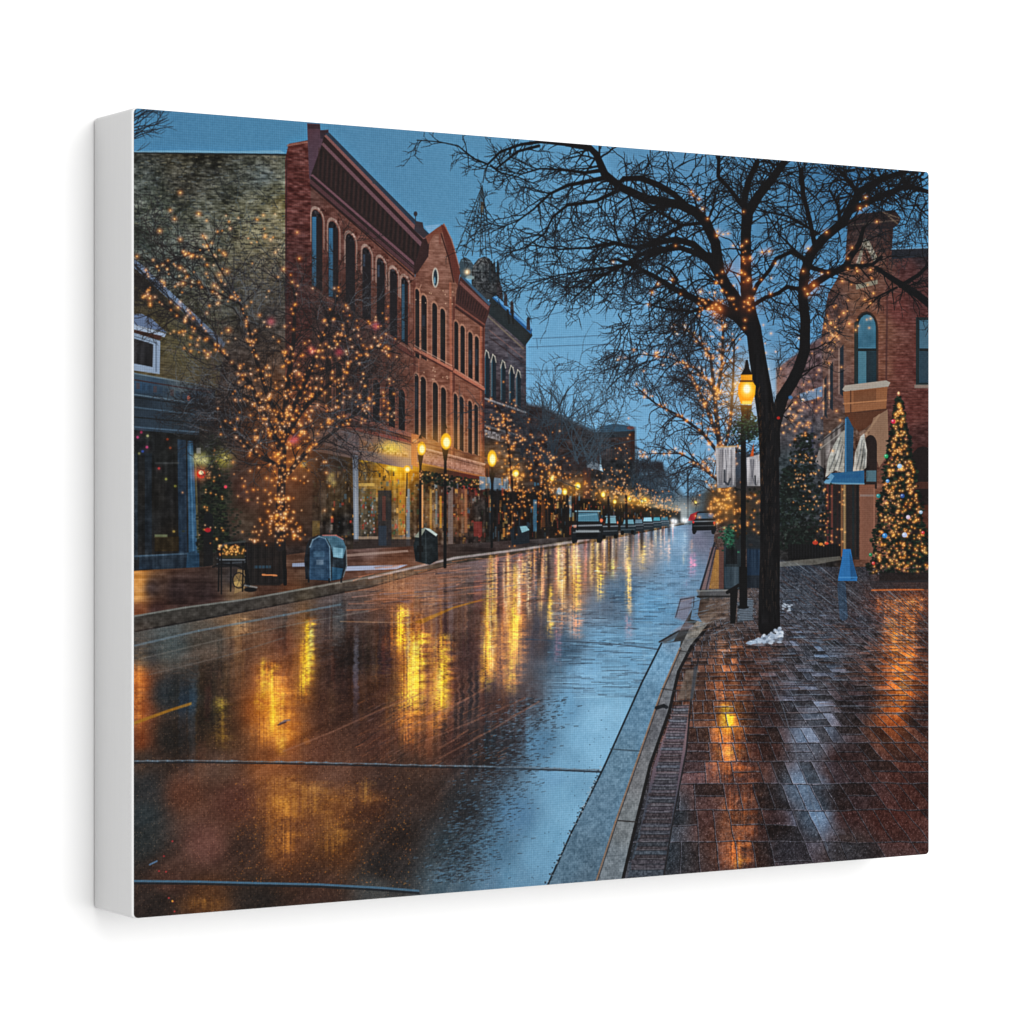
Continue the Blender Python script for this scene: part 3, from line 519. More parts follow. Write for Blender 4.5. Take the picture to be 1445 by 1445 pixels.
    pc = [(1050,930,(74,50,44)),(1020,900,(72,62,60)),(1000,1000,(92,64,52)),(1030,1010,(122,76,38)),(1080,1000,(50,32,30)),(1060,1100,(62,42,38)),(950,1150,(60,72,84)),(930,1200,(58,74,88)),(1000,1150,(78,56,54)),(1025,1160,(92,60,44)),(1090,1160,(44,27,26)),(980,1080,(84,68,72)),
      (1140,1050,(92,108,126)),(1120,985,(76,80,92)),(1150,1150,(84,112,138)),(1130,1110,(94,122,148)),(1190,1080,(50,31,30)),(1250,1150,(68,36,30)),(1200,1200,(52,46,46)),(1290,1110,(62,34,28)),(1300,1010,(54,34,30)),(1210,990,(46,38,42)),(1160,920,(66,74,86)),(1220,880,(60,58,66)),(1150,880,(70,72,82)),
      (1130,850,(66,72,82)),(1180,840,(58,56,62)),(1200,800,(50,52,60)),(1130,800,(54,62,74)),(1270,900,(124,68,38)),(1270,960,(140,72,32)),(1262,1010,(132,72,32)),(1305,900,(70,42,34)),(1240,860,(86,52,44)),(1290,850,(110,60,40)),(1010,840,(100,92,90)),(1020,800,(92,70,60)),(1080,1050,(66,40,34)),(1040,960,(96,60,46)),(1150,1010,(92,104,120)),(1200,1140,(58,34,32)),(1110,1200,(60,62,74)),(1060,1215,(70,46,40))]
    wP,mP = fill_field(pav, pc)
    Q=(232,98,22)
    for i,s in enumerate(((1023,900,1024,1120,24,(170,84,30),.4),(1040,1110,1040,1236,22,(170,84,30),.4),(1024,990,1024,1040,7,Y,.95),(1024,990,1026,1100,16,O,.55),(1030,1052,1030,1076,12,Y,.75),(1044,1180,1040,1232,12,O,.6),(1046,1205,1040,1232,7,Y,.7),(1022,880,1024,985,10,(150,80,40),.4),(1014,776,1006,828,3.4,Y,.7),(1020,1128,1022,1150,4,(220,140,60),.3),(1056,1100,1050,1200,14,(130,70,30),.3),
        (1250,836,1250,900,4,Q,.6),(1262,836,1260,960,6,Q,.5),(1275,836,1270,1020,10,Q,.45),(1290,838,1286,940,6,Q,.55),(1240,838,1240,870,4,Q,.6),(1300,836,1298,880,4,Q,.45),(1272,930,1266,1025,13,Q,.35),(1258,840,1256,930,9,Q,.35),(1284,840,1280,990,9,Q,.35),(1268,870,1264,1010,22,(180,76,20),.34))):
        streak(*s, seed=40+i*2.3)
    x = PX[wP]; y = np.maximum(PY[wP]-VY,4); gx = (x-VX)/y; gz = 1.0/y
    dw = noise(60,40,21,2)[wP]
    row = 4100*gz + dw*.035; ri = np.floor(row); rf = row-ri             # blocks of two bricks, laid along or across
    h = np.random.default_rng(3).random(4096).astype(np.float32)
    off = h[(ri.astype(int)*7)%4096]
    bw = .110; col_ = gx/bw + off + dw*.03; ci = np.floor(col_); cf = col_-ci
    idx = (ri.astype(int)*131 + ci.astype(int)*17)%4096
    across = h[(idx*3+7)%4096] < .55
    half = np.where(across, rf > .5, cf > .5).astype(int)
    br = h[(idx*2+half*911)%4096]-.5; br2 = h[(idx*5+11+half*377)%4096]-.5
    pxr = np.abs(4100/(y*y)); pxc = np.abs(1/(bw*y))                  # block units per picture unit
    vis = np.clip((y-60)/120.,0,1)
    dr = np.minimum(np.minimum(rf,1-rf), np.where(across, np.abs(rf-.5), 9))/pxr; dc = np.minimum(np.minimum(cf,1-cf), np.where(across, 9, np.abs(cf-.5)))/pxc
    jr = np.clip(1.5-dr,0,1); jc = np.clip(1.5-dc,0,1)
    f = (mP*vis)[...,None]
    lum = IM[wP].mean(axis=-1,keepdims=True)
    IM[wP] = IM[wP]*(1+f*(br[...,None]*.62)) + f*(np.clip(br2-.22,0,1)[...,None]*np.array((70,112,150),np.float32)*(.3+1.1*np.exp(-(((x-1140)/60.)**2))[...,None]))
    j = np.clip(jr*np.clip((y-110)/160.,.1,1)+jc*np.clip((y-50)/80.,.2,1),0,1)*mP*.85
    jcol = np.where((((rf*2%1)>.5)&(jr>jc) | ((cf*2%1)>.5)&(jc>=jr))[...,None], np.array((20,16,20),np.float32), np.array((92,100,114),np.float32)*np.clip(.4+lum/100,.45,1.6))
    IM[wP] = IM[wP]*(1-j[...,None]*.85) + jcol*j[...,None]*.85
    IM[wP] *= 1-(mP*np.clip((y-120)/200.,0,1))[...,None]*np.array((.05,.14,.16),np.float32)
    IM[wP] += (mP*(N1[wP]*10+N2[wP]*9))[...,None]
    IM[wP] += ((sp[wP]>.97)*mP*np.clip(y/350.,.2,1)*46)[...,None]*np.array((.9,1,1.1),np.float32); IM[wP] -= ((sp[wP]<.06)*mP*16)[...,None]
    for i in range(520):                                          # far bricks: slanting courses
        xx = rng.uniform(1095,1310); yy = rng.uniform(792,905); L = rng.uniform(6,22); seg(xx,yy,xx+L*1.0,yy+L*(.5+.5*(xx-963)/340.),.55,.5,((120,132,146),(36,28,32),(78,50,44))[i%3],rng.uniform(.15,.55))
    for i in range(360):
        xx = rng.uniform(1000,1300); yy = rng.uniform(880,1010); L = rng.uniform(8,30); seg(xx,yy,xx+L,yy+rng.normal(0,.8),.7,.5,((130,148,166),(32,24,26),(110,70,52))[i%3],rng.uniform(.12,.45))
    for i in range(34):                                           # puddle of reflected sky
        t = rng.random(); xx = 1110+50*t+rng.normal(0,14); yy = 940+240*t; wd = rng.uniform(8,22)
        w,m = poly([(xx,yy),(xx+wd,yy-1),(xx+wd+wd*.25,yy+wd*.45),(xx+wd*.2,yy+wd*.5)], (124,156,184), rng.uniform(.03,.10), 1.5)
    line([(1085,950),(1105,1000),(1128,1080),(1168,1200)],.8,(100,110,124),.5)
    line([(1230,833),(1302,832)],1.2,(230,120,50),.55); line([(1187,826),(1190,870)],6,(44,84,120),.45)
    # ---- gutter slab, kerb stones and ribbed brick edge on the right
    gut = [(772,1252),(853,1080),(904,966),(933,908),(960,905),(959,915),(933,975),(901,1066),(868,1160),(840,1246)]
    wg,mg = fill_field(gut,[(800,1220,(88,116,136)),(840,1130,(94,124,146)),(870,1080,(98,130,152)),(905,1000,(96,132,158)),(935,930,(112,154,184)),(830,1240,(84,108,126)),(950,908,(110,140,164))]); tint(wg,mg,N2,10); tint(wg,mg,N1,8)
    line([(771,1252),(806,1175),(853,1080),(904,966),(933,908)],1.3,(28,38,48),.9); line([(861,1057),(902,1060)],.9,(60,78,92),.8)
    for i in range(90):
        t = rng.random(); ell(772+81*t-rng.random()*6, 1250-170*t, 1.2,.9,((34,40,48),(150,170,184))[i%2],.7)
    kerb = [(840,1246),(868,1160),(901,1066),(933,975),(959,915),(972,888),(1005,855),(1012,870),(975,913),(957,948),(944,1004),(917,1080),(895,1170),(878,1243)]
    wk,mk = fill_field(kerb,[(860,1220,(112,122,130)),(880,1160,(116,122,126)),(905,1090,(112,114,118)),(925,1020,(98,100,106)),(945,960,(106,110,116)),(965,920,(112,114,116)),(985,885,(120,116,110)),(1005,862,(116,106,96))]); tint(wk,mk,N2,12); tint(wk,mk,N1,8)
    line([(840,1246),(868,1160),(901,1066),(933,975),(959,915)],1.2,(150,112,84),.6); line([(842,1246),(870,1160),(903,1066),(935,975),(961,915)],.8,(50,52,58),.7)
    line([(878,1243),(895,1170),(917,1080),(944,1004),(957,948),(975,913),(1008,872)],2.2,(30,28,30),.95); line([(926,999),(936,996),(940,998)],2.6,(30,34,40),.9); line([(872,1158),(898,1160)],1,(52,50,50),.9); line([(934,972),(953,975)],.9,(60,60,62),.8); line([(958,918),(972,921)],.8,(60,60,62),.8)
    wk,mk = fill_field([(884,1243),(905,1160),(922,1080),(950,1000),(972,993),(968,1060),(945,1180),(934,1240)],[(910,1210,(66,76,88)),(930,1140,(70,74,86)),(940,1080,(98,84,94)),(955,1030,(118,98,104)),(962,1000,(112,88,84))])
    for i in range(52):
        t = i/51.; t2 = t**.8; t3 = min((i+1)/51.,1)**.8; ya = 1238-242*t2; yb_ = 1238-242*t3; xa = 886+64*t2; xb = 935+37*t2; xc = 886+64*t3; xd = 935+37*t3
        c = np.array(((70,72,80),(76,76,86),(86,78,86),(92,84,90),(80,88,100),(74,64,68))[rng.integers(0,6)])*(.85+.3*t)
        w,m = poly([(xa+rng.normal(0,1.5),ya),(xb,ya+rng.normal(0,.5)),(xd,yb_+rng.normal(0,.5)),(xc+rng.normal(0,1.5),yb_)], c, .75); tint(w,m,N1,14)
        line([(xa,ya),((xa+xb)/2,ya+rng.normal(0,.5)),(xb,ya+rng.normal(0,.5))],.6,(30,30,36),.6)
        if i%2: line([(xa+6,ya-1.2),(xb-4,ya-1.2)],.5,(150,156,166),.4)
    line([(936,1240),(947,1170),(968,1060),(975,985),(985,930)],1.2,(40,38,42),.9)
    w,m = poly([(955,988),(978,986),(985,945),(968,945)], (104,92,84),.8,3); tint(w,m,N2,14); poly([(982,985),(992,985),(994,945),(988,945)], (80,56,48),.6,2); poly([(973,990),(978,985),(984,940),(979,940)], (64,70,80),.7,2)
    line([(955,990),(975,988)],.9,(60,54,54),.9)
    # wavy melt edge near the tree and the step
    poly([(960,844),(978,842),(975,860),(968,878),(952,872)], (120,112,126),.7,5); line([(953,871),(960,846),(979,843),(978,862)],.8,(60,60,70),.8)
    poly([(931,906),(945,896),(958,890),(976,891),(962,898),(948,903),(938,908)], (74,76,80),.75,3); line([(930,906),(946,897),(958,890)],1.2,(44,46,50),.9); poly([(968,878),(978,880),(977,888),(958,890),(945,893)], (140,128,136),.5,3)
    poly([(981,868),(990,846),(1028,846),(1028,870),(1010,876),(1000,885)], (98,80,70),.75,7); poly([(984,868),(988,845),(984,843),(976,862),(974,874),(990,878)], (96,124,150)); line([(985,868),(988,848)],1.0,(90,66,56),.5)
    w,m=poly_mask([(981,868),(990,846),(1028,846),(1028,870),(1000,900),(975,913)],4); tint(w,m,NH,22); tint(w,m,N2,12)
    for i in range(80): xx=rng.uniform(955,1040); yy=rng.uniform(845,905); L=rng.uniform(5,22); seg(xx,yy,xx+L,yy-L*.25+rng.normal(0,1),.7,.5,((128,150,170),(58,52,52),(150,118,96),(84,92,104))[i%4],rng.uniform(.15,.5))
    poly([(983,832),(1028,832),(1030,842),(985,842)], (84,84,86),.8,3); line([(983,834),(1028,833)],1.0,(140,142,140),.6); line([(984,842),(1030,842)],1.5,(44,42,42),.9)
    poly([(988,832),(1003,772),(1010,772),(1000,832)], (132,110,112),.8); line([(988,832),(1008,766)],1.4,(40,44,54),.9); line([(996,832),(1010,772)],1.1,(60,60,70),.9); poly([(1000,831),(1010,776),(1016,776),(1014,831)], (180,130,66),.75); rect(1014,772,1022,831,(104,72,64),.9)
    for i in range(30): yy=774+i*1.95; line([(1000+rng.random()*4,yy),(1020,yy)],.5,(70,44,40),.4)
    # ---- parked and moving cars
    def dark_car(x0,x1,y0,y1,c,glass,tail=None):
        W=x1-x0; H=y1-y0
        poly([(x0,y1-H*.12),(x0+W*.02,y0+H*.45),(x0+W*.14,y0+H*.36),(x0+W*.2,y0+H*.05),(x0+W*.3,y0),(x0+W*.82,y0),(x0+W*.92,y0+H*.3),(x1,y0+H*.5),(x1,y1-H*.1),(x1-W*.05,y1),(x1-W*.18,y1),(x1-W*.2,y1-H*.12),(x0+W*.2,y1-H*.1),(x0+W*.17,y1),(x0+W*.04,y1)], c)
        poly([(x0+W*.18,y0+H*.33),(x0+W*.24,y0+H*.08),(x0+W*.82,y0+H*.06),(x0+W*.88,y0+H*.33)], glass,.95)
        line([(x0+W*.04,y0+H*.47),(x1-W*.04,y0+H*.45)],max(H*.025,.5),(150,160,168),.75); line([(x0+W*.06,y0+H*.68),(x1-W*.08,y0+H*.66)],max(H*.02,.5),(120,126,130),.6)
        if tail: ell(x1-W*.04,y0+H*.3,max(W*.05,1),max(H*.06,1),tail)
    dark_car(966,974,731,741,(70,84,96),(160,186,200)); dark_car(930,944,729,744,(60,78,90),(70,120,136))
    dark_car(919,933,729,747,(42,60,70),(80,152,168)); dark_car(904,922,729,750,(44,54,62),(150,194,212)); dark_car(893,908,732,752,(40,48,56),(100,126,140)); dark_car(875,897,732,755,(36,50,58),(104,148,162)); dark_car(850,872,728,760,(30,36,42),(112,152,164),(240,120,90)); line([(854,729),(868,729)],.8,(150,186,200),.8)
    for x,y in ((809,764),(846,763),(852,758),(868,757),(878,752),(892,751),(979,751),(1006,751)): ell(x,y,2.4,3,(10,10,12))
    dark_car(806,850,721,766,(26,30,34),(84,128,144),(236,110,80)); rect(813,723,845,735,(70,112,132),.6); line([(812,721.5),(846,721.5)],1.2,(130,170,186),.8); rect(813,752,843,758,(14,16,18),.8); line([(815,728),(842,726)],.6,(140,176,190),.6); rect(812,748,845,751,(176,186,190),.6); rect(809,741,813,745,(220,150,120),.6)
    poly([(970,735),(974,726),(984,722),(996,723),(1002,735)], (150,40,52),.95); dark_car(976,1010,722,752,(24,28,34),(70,96,120)); ell(1007.5,738,1.6,2,(220,70,60)); ell(978,737,1.4,1.8,(200,60,60)); ell(1003,727,4,3,(110,140,190),.8)
    for x,y in ((949,735),(953,736),(964,734),(967.5,735),(949,742)): glow(x,y,2.8,(235,245,255),.75); ell(x,y,1.4,2.2,(255,255,250))
    # ---- bins, letter box, bench at the left
    poly([(429,790),(432,770),(437,760),(448,755),(470,755),(482,759),(488,772),(489,800),(483,817),(466,820),(431,817)], (26,34,44)); poly([(436,818),(437,772),(441,762),(450,757),(459,760),(465,772),(466,819)], (40,68,94)); line([(437,772),(441,762),(450,757),(459,760),(465,772),(466,819)],.9,(110,140,160),.8)
    poly([(452,756),(472,755),(483,760),(488,772),(484,788),(470,786),(467,772),(461,760)], (70,104,122)); poly([(470,772),(484,774),(483,788),(470,786)], (124,166,184),.8); poly([(468,800),(484,802),(481,817),(468,819)], (38,76,102)); rect(469,788,484,800,(40,56,68),.8); line([(455,755.5),(474,755.5),(484,761)],1.0,(196,120,110),.6); line([(488,772),(489,798),(484,814)],.9,(130,140,144),.6)
    for xx in (434,463,480): rect(xx,816,xx+2.4,822,(20,26,32))
    rect(442,778,458,786,(70,104,130),.5); rect(446,790,456,797,(150,164,176),.35); w,m = poly_mask([(429,790),(437,760),(470,755),(488,772),(483,817),(431,817)],2); tint(w,m,N2,14); tint(w,m,NV,8)
    poly([(583,770),(586,757),(598,745),(606,746),(617,754),(618,790),(606,797),(586,792)], (28,36,40)); poly([(584,758),(594,746),(601,745),(593,759)], (124,128,116)); poly([(598,745),(606,746),(617,754),(615,757)], (176,186,180)); 
    w,m = poly_mask([(583,770),(598,745),(618,754),(618,790),(606,797),(586,792)],2); tint(w,m,N2,14); line([(600,750),(601,796)],.8,(60,70,74),.7); rect(588,770,597,779,(12,14,16),.8)
    poly([(719,750),(724,743),(738,741),(746,746),(747,766),(722,770)], (32,40,48)); poly([(733,743),(742,742),(747,748),(736,752)], (118,158,168))
    poly([(346,766),(402,764),(404,820),(394,826),(346,826)], (22,22,24),.8,2); rect(358,798,382,802,(46,76,96),.7)
    for xx in range(349,402,5): seg(xx,767,xx,822,.7,.7,((12,12,14),(44,40,40))[xx%2],.7); line([(342,768),(350,826)],2.2,(16,16,18)); line([(400,764),(402,824)],2.4,(16,16,18)); line([(370,811),(390,812)],.8,(170,110,70),.7)
    rect(308,786,345,800,(32,34,38),.8)
    for k in range(5): line([(306,784+k*4),(346,781+k*4)],.9,((24,24,26),(70,76,82))[k%2],.8)
    for xx in (309,326,343): line([(xx,778),(xx-1,834)],1.1,(18,18,20))
    line([(300,800),(312,796),(330,797),(345,803)],1.2,(22,22,24)); line([(310,790),(345,790)],1.0,(110,116,120),.8); rect(311,770,345,788,(58,52,28),.8); line([(308,774),(318,767),(345,764)],1.6,(60,62,60)); seg(312,775,312,838,1.1,1.1,(20,20,22)); ell(353,832,9,3.4,(18,18,20)); line([(345,826),(362,829)],1.2,(130,136,140),.6)
    for i in range(60): LT.append((rng.uniform(308,346),769+rng.random()*15,.5,.4))
    poly([(352,768),(372,700),(395,690),(415,700),(428,770)], (58,36,26),.55,10)
    # ---- street lamps along the left
    for x,y0,y1,r in ((628,640,800,1.9),(593,645,790,1.6),(694,660,772,1.5),(574,668,700,.8),(727,675,760,1.0),(796,700,752,.8),(815,694,748,.7)): seg(x,y0,x-.5,y1,r,r*1.15,(18,18,20),.95)
    for x,y,r in ((628,618,1),(593,630,.85),(694,655,.85)): poly([(x-5*r,y+14*r),(x+5*r,y+14*r),(x+2*r,y+32*r),(x-2*r,y+32*r)],(26,24,22)); poly([(x-3*r,y-13*r),(x+3*r,y-13*r),(x+1*r,y-19*r),(x-1*r,y-19*r)],(30,26,24))
    def globe(x,y,rx,ry,c=(255,186,40)):
        glow(x,y,rx*2.6,(255,150,30),.42); ell(x,y,rx,ry,c,.96,1.5); ell(x+rx*.1,y+ry*.1,rx*.62,ry*.6,(255,240,180),.95,2.2)
    for q in ((629,623,7.4,11.5),(594.6,633,6,9.5),(694,647,6.4,11.5),(574,662,5,5),(727.5,668,4.6,5),(428.5,655,4.4,5),(778.6,675,3,3.6),(796.5,694,3.4,4.6),(815,686,4,5),(850.6,698,3.2,4),(888,704,3.2,4.2),(867,708,2.4,3),(905,707,2.6,3.2),(910,706,2,3),(981,709,1.8,2.2)): globe(*q)
    ell(789,693,3.4,5,(150,180,196),.8)
    # ---- bare trees down the street on the left
    for bx,by,n,h,c in ((775,650,12,112,(44,54,64)),(762,600,6,66,(50,60,70)),(820,650,10,92,(56,70,82)),(845,650,5,44,(60,74,86)),(740,640,5,52,(40,42,50)),(905,690,6,30,(50,64,76)),(925,700,6,30,(52,68,82))):
        for i in range(n): twigs(bx+rng.normal(0,7),by+rng.normal(0,4),-1.57+rng.normal(0,.5),h*rng.uniform(.7,1.2),1.1,3,c,0,.55,.85,.2,2.6)
    for i in range(30): twigs(rng.uniform(745,920),rng.uniform(640,690),-1.57+rng.normal(0,.6),rng.uniform(18,44),.7,2,(48,50,56),0,.6,.7,.22,2.4)
    for i in range(70): twigs(rng.uniform(885,1000),rng.uniform(655,715),-1.57+rng.normal(0,.7),rng.uniform(10,28),.55,2,((44,52,60),(62,84,102),(36,40,46))[i%3],0,.6,.7,.24,2.4)
    for bx in (727,770,800,858,883): seg(bx,700,bx+1,752-(bx-727)*.05,1.4,2,(28,24,24),.9)
    for cx,cy,sx,sy,n,sz in ((712,590,10,26,60,.75),(722,640,14,34,120,.8),(735,690,14,30,110,.75),(718,735,8,20,36,.65),(770,660,17,34,150,.7),(780,700,12,30,90,.65),(800,690,14,22,60,.6),(845,690,16,16,100,.6),(873,672,8,24,60,.6),(885,640,3,24,18,.55),(895,700,20,12,150,.55),(925,712,16,8,110,.5),(948,720,10,5,50,.45),(690,600,8,26,24,.6)):
        for i in range(int(n*.62)): LT.append((rng.normal(cx,sx*.9),rng.normal(cy,sy*.8),sz*rng.uniform(.5,1.1),rng.choice([0,.1,.3,.8])))
    line([(700,572),(712,590),(716,620),(722,680),(726,740)],1.6,(36,26,24),.8)
    # ---- right-hand buildings
    w,m = fill_field([(1095,520),(1165,470),(1165,800),(1095,790)],[(1110,540,(104,74,74)),(1140,560,(96,66,64)),(1120,600,(70,62,66)),(1150,620,(66,58,60)),(1120,660,(44,50,52)),(1150,680,(44,44,46)),(1110,720,(30,36,36)),(1150,760,(36,32,32))],a=.9,feather=4); tint(w,m,N2,24)
    poly([(1128,556),(1160,545),(1160,560),(1130,568)],(110,150,186),.7)
    rb = [(1200,330,(62,46,46)),(1250,330,(70,50,48)),(1210,370,(100,72,62)),(1240,380,(106,74,62)),(1280,380,(84,50,50)),(1300,360,(48,40,46)),(1175,430,(86,62,58)),(1215,420,(118,82,64)),(1240,460,(122,82,64)),(1250,520,(120,78,62)),(1270,440,(108,58,54)),(1295,430,(80,46,46)),(1270,520,(106,56,50)),(1285,580,(100,52,46)),(1300,520,(92,50,48)),
          (1175,500,(104,80,74)),(1185,560,(96,72,68)),(1200,480,(112,78,62)),(1200,600,(88,70,62)),(1230,620,(120,90,72)),(1225,700,(120,80,62)),(1225,770,(112,74,58)),(1260,620,(98,54,48)),(1300,620,(70,38,36)),(1300,700,(40,28,28)),(1180,640,(64,56,54)),(1180,720,(46,40,38)),(1300,780,(46,30,26)),(1170,780,(34,32,32))]
    w,m = fill_field([(1159,470),(1168,415),(1180,395),(1192,370),(1196,312),(1212,302),(1262,297),(1270,308),(1260,322),(1258,354),(1312,352),(1312,800),(1165,800)], rb); tint(w,m,NB,12); tint(w,m,N2,8)
    for yy in range(330,640,4): line([(1240,yy),(1312,yy-2)],.4,(54,28,28),.35); line([(1198,yy),(1240,yy)],.35,(70,46,38),.25)
    poly([(1194,312),(1214,303),(1262,297),(1271,308),(1268,316),(1258,324),(1197,324)],(48,36,38)); line([(1196,318),(1268,311)],1.2,(100,84,74),.7); line([(1246,300),(1268,308)],1.0,(140,126,104),.6); line([(1252,304),(1266,316)],1.2,(120,108,90),.6)
    poly([(1258,352),(1312,350),(1312,362),(1258,366)],(40,44,54)); line([(1257,352),(1312,350)],.9,(120,160,190),.6)
    poly([(1208,372),(1219,336),(1226,340),(1238,364),(1233,370),(1222,350),(1213,376)],(132,128,116),.9); poly([(1219,348),(1230,368),(1212,378)],(96,66,56)); w,m=poly_mask([(1206,374),(1219,336),(1240,366)],2); tint(w,m,N1,36)
    poly([(1207,402),(1238,395),(1238,401),(1208,409)],(136,132,116),.85)
    line([(1252,360),(1250,560)],1.4,(78,46,44),.7)
    arch(1222,34,439,548,0,(66,46,40)); arch(1222,29,441,547,0,(30,40,44)); arch(1223,25,444,546,0,(66,110,132)); rect(1210,492,1236,496,(28,38,42)); rect(1211,496,1222,546,(70,112,128)); rect(1222,496,1236,546,(34,54,64)); w,m=poly_mask([(1210,446),(1236,446),(1236,490),(1210,490)]); tint(w,m,N3,18)
    rect(1205,455,1210,548,(40,52,54)); rect(1292,448,1313,544,(34,46,50)); rect(1297,452,1313,540,(66,100,120)); rect(1297,492,1313,496,(30,38,42)); rect(1297,496,1313,540,(44,66,80)); rect(1290,543,1313,548,(130,120,112),.8)
    for x0,x1,y0,y1 in ((1171,1175,510,580),(1185,1190,486,560),(1163,1166,530,590)): poly([(x0,y0+6),(x1,y0),(x1,y1),(x0,y1-4)],(40,48,58)); line([(x0-1.5,y0+6),(x0-1.5,y1-4)],.8,(160,140,130),.6)
    poly([(1188,550),(1192,544),(1250,537),(1256,540),(1253,546),(1192,553)],(156,146,136)); poly([(1189,553),(1252,546),(1250,578),(1192,584)],(140,92,62)); poly([(1204,552),(1236,549),(1236,568),(1204,571)],(116,74,50),.8); line([(1200,552),(1200,583)],.9,(90,56,40)); line([(1190,570),(1250,565)],1.0,(176,122,84),.8); line([(1192,584),(1250,578)],1.2,(84,52,38))
    poly([(1192,584),(1248,579),(1236,592),(1222,604),(1212,610),(1202,600)],(96,58,40)); poly([(1232,590),(1252,578),(1254,640),(1240,660),(1226,612)],(134,104,84)); line([(1240,586),(1222,612),(1236,640)],1.6,(150,120,96),.7)
    arch(1228,18,614,690,0,(46,34,32)); rect(1222,664,1236,680,(84,120,134),.8); rect(1222,690,1234,700,(120,124,126),.5); rect(1213,684,1234,790,(122,82,66)); rect(1213,698,1234,701,(140,132,130),.5); line([(1233,690),(1233,790)],.9,(150,106,86),.6)
    arch(1302,38,630,800,0,(34,24,24)); rect(1292,680,1312,690,(86,48,36),.7); poly([(1293,715),(1312,712),(1312,780),(1300,780)],(130,66,40),.5,3); w,m=poly_mask([(1256,700),(1312,700),(1312,800),(1256,800)],3); tint(w,m,N2,14)
    rect(1164,684,1212,790,(40,34,34),.85)
    for x,c in ((1166,(96,48,46)),(1172,(110,60,52)),(1180,(52,34,34)),(1186,(130,90,60)),(1208,(24,26,28)),(1202,(28,40,44))): rect(x,684,x+3,786,c,.8)
    for i in range(40): LT.append((rng.uniform(1150,1192),rng.uniform(690,770),.55,.4))
    # awning, hung cloths, blue post
    poly([(1150,652),(1160,620),(1188,596),(1194,600),(1192,612),(1170,636),(1166,664)],(104,98,96)); w,m=poly_mask([(1150,652),(1160,620),(1190,596),(1192,612),(1166,664)]); tint(w,m,NV,30)
    line([(1160,622),(1192,598)],.8,(50,48,52),.8); line([(1156,634),(1190,608)],.8,(150,146,140),.7); poly([(1127,636),(1140,622),(1147,600),(1148,640),(1134,650)],(60,62,78)); poly([(1132,632),(1140,612),(1142,630)],(140,150,170),.8)
    poly([(1164,674),(1168,648),(1176,628),(1186,612),(1193,606),(1191,668),(1178,664)],(158,158,152)); poly([(1203,666),(1206,640),(1214,616),(1219,612),(1223,636),(1222,660),(1212,668)],(162,160,154)); 
    for x0,y0,x1,y1 in ((1170,664,1186,618),(1176,664,1188,628),(1182,666,1190,630),(1208,662,1216,622),(1213,664,1219,626),(1218,662,1220,634)): line([(x0,y0),((x0+x1)/2+1,(y0+y1)/2),(x1,y1)],1.0,(96,98,98),.7)
    w,m=poly_mask([(1160,684),(1164,640),(1186,606),(1222,606),(1226,664),(1220,684)],3); tint(w,m,N2,24); tint(w,m,NV,20)
    poly([(1192,590),(1196,588),(1204,605),(1203,668),(1191,668)],(36,78,110)); line([(1193,592),(1193,666)],.8,(86,142,184),.8); poly([(1162,681),(1172,668),(1219,664),(1219,683),(1190,684)],(42,94,134)); poly([(1162,681),(1172,668),(1177,672),(1170,683)],(96,140,170)); line([(1164,682),(1219,683)],1.0,(120,160,180),.7); poly([(1180,671),(1214,669),(1214,674),(1180,676)],(36,88,132),.8)
    rect(1190,684,1193.4,776,(120,98,70)); rect(1190,684,1191.2,776,(170,140,100),.7); poly([(1189,775),(1200,775),(1203,792),(1209,814),(1209,820),(1182,820),(1183,812),(1187,792)],(42,104,160)); poly([(1198,778),(1203,792),(1209,816),(1200,818)],(30,78,122),.8); line([(1183,815),(1209,815)],.8,(80,140,190),.7)
    # evergreens behind the trunk, railing
    for i in range(1500):
        t = rng.random(); x = (1135 if i%2 else 1112)+rng.normal(0,5+15*t**.8); y = 612+165*t if i%2 else 660+115*t
        ell(x,y,rng.uniform(1,3),rng.uniform(1,2.2),((14,20,18),(22,32,28),(32,46,40),(20,26,24),(54,66,60))[rng.choice(5,p=[.35,.28,.2,.12,.05])],.8)
    for i in range(60): LT.append((rng.normal(1135,14),rng.uniform(640,720),.5,.5))
    rect(1112,768,1186,790,(16,16,18),.9); 
    for x in range(1114,1186,4): seg(x,768,x,788,.5,.5,(36,36,40),.7)
    poly([(1100,793),(1185,785),(1187,790),(1150,797),(1100,800)],(120,118,110),.6); ell(1150,766,4,3,(190,60,40),.8); ell(1158,768,3,2,(220,140,60),.8); ell(1166,767,3,2,(210,70,50),.8)
    # dressed fir on the right
    for i in range(2600):
        t = rng.random()**.8; y = 560+250*t; hw = 3+44*t**.92*(1+.10*np.sin(t*34)); x = 1268+rng.uniform(-1,1)*hw+t*3
        ell(x,y,rng.uniform(1.2,3),rng.uniform(.8,2),((12,18,14),(20,32,24),(30,48,32),(44,62,42))[rng.choice(4,p=[.4,.33,.2,.07])],.85)
    rect(1240,808,1312,822,(30,24,24),.8); poly([(1225,820),(1312,818),(1312,832),(1230,830)],(48,44,48),.6)
    for i in range(400):
        t = rng.random()**.75; hw = 2+40*t**.92; LT.append((1268+rng.uniform(-1,1)*hw+t*3,566+242*t,rng.uniform(.55,.95),rng.random()*.7))
    balls = ((1260,595,3.2,(190,40,70)),(1250,644,3,(40,150,90)),(1269,658,3.4,(150,180,210)),(1252,679,2.6,(90,140,190)),(1239,700,3,(30,120,120)),(1273,700,3,(50,80,140)),(1248,756,3.6,(50,120,180)),(1276,755,3.6,(170,180,210)),(1281,730,3,(190,170,190)),(1299,723,2.6,(150,170,190)),(1228,783,2.6,(30,120,70)),(1302,752,2.4,(190,50,50)),(1232,795,2.4,(190,60,50)))
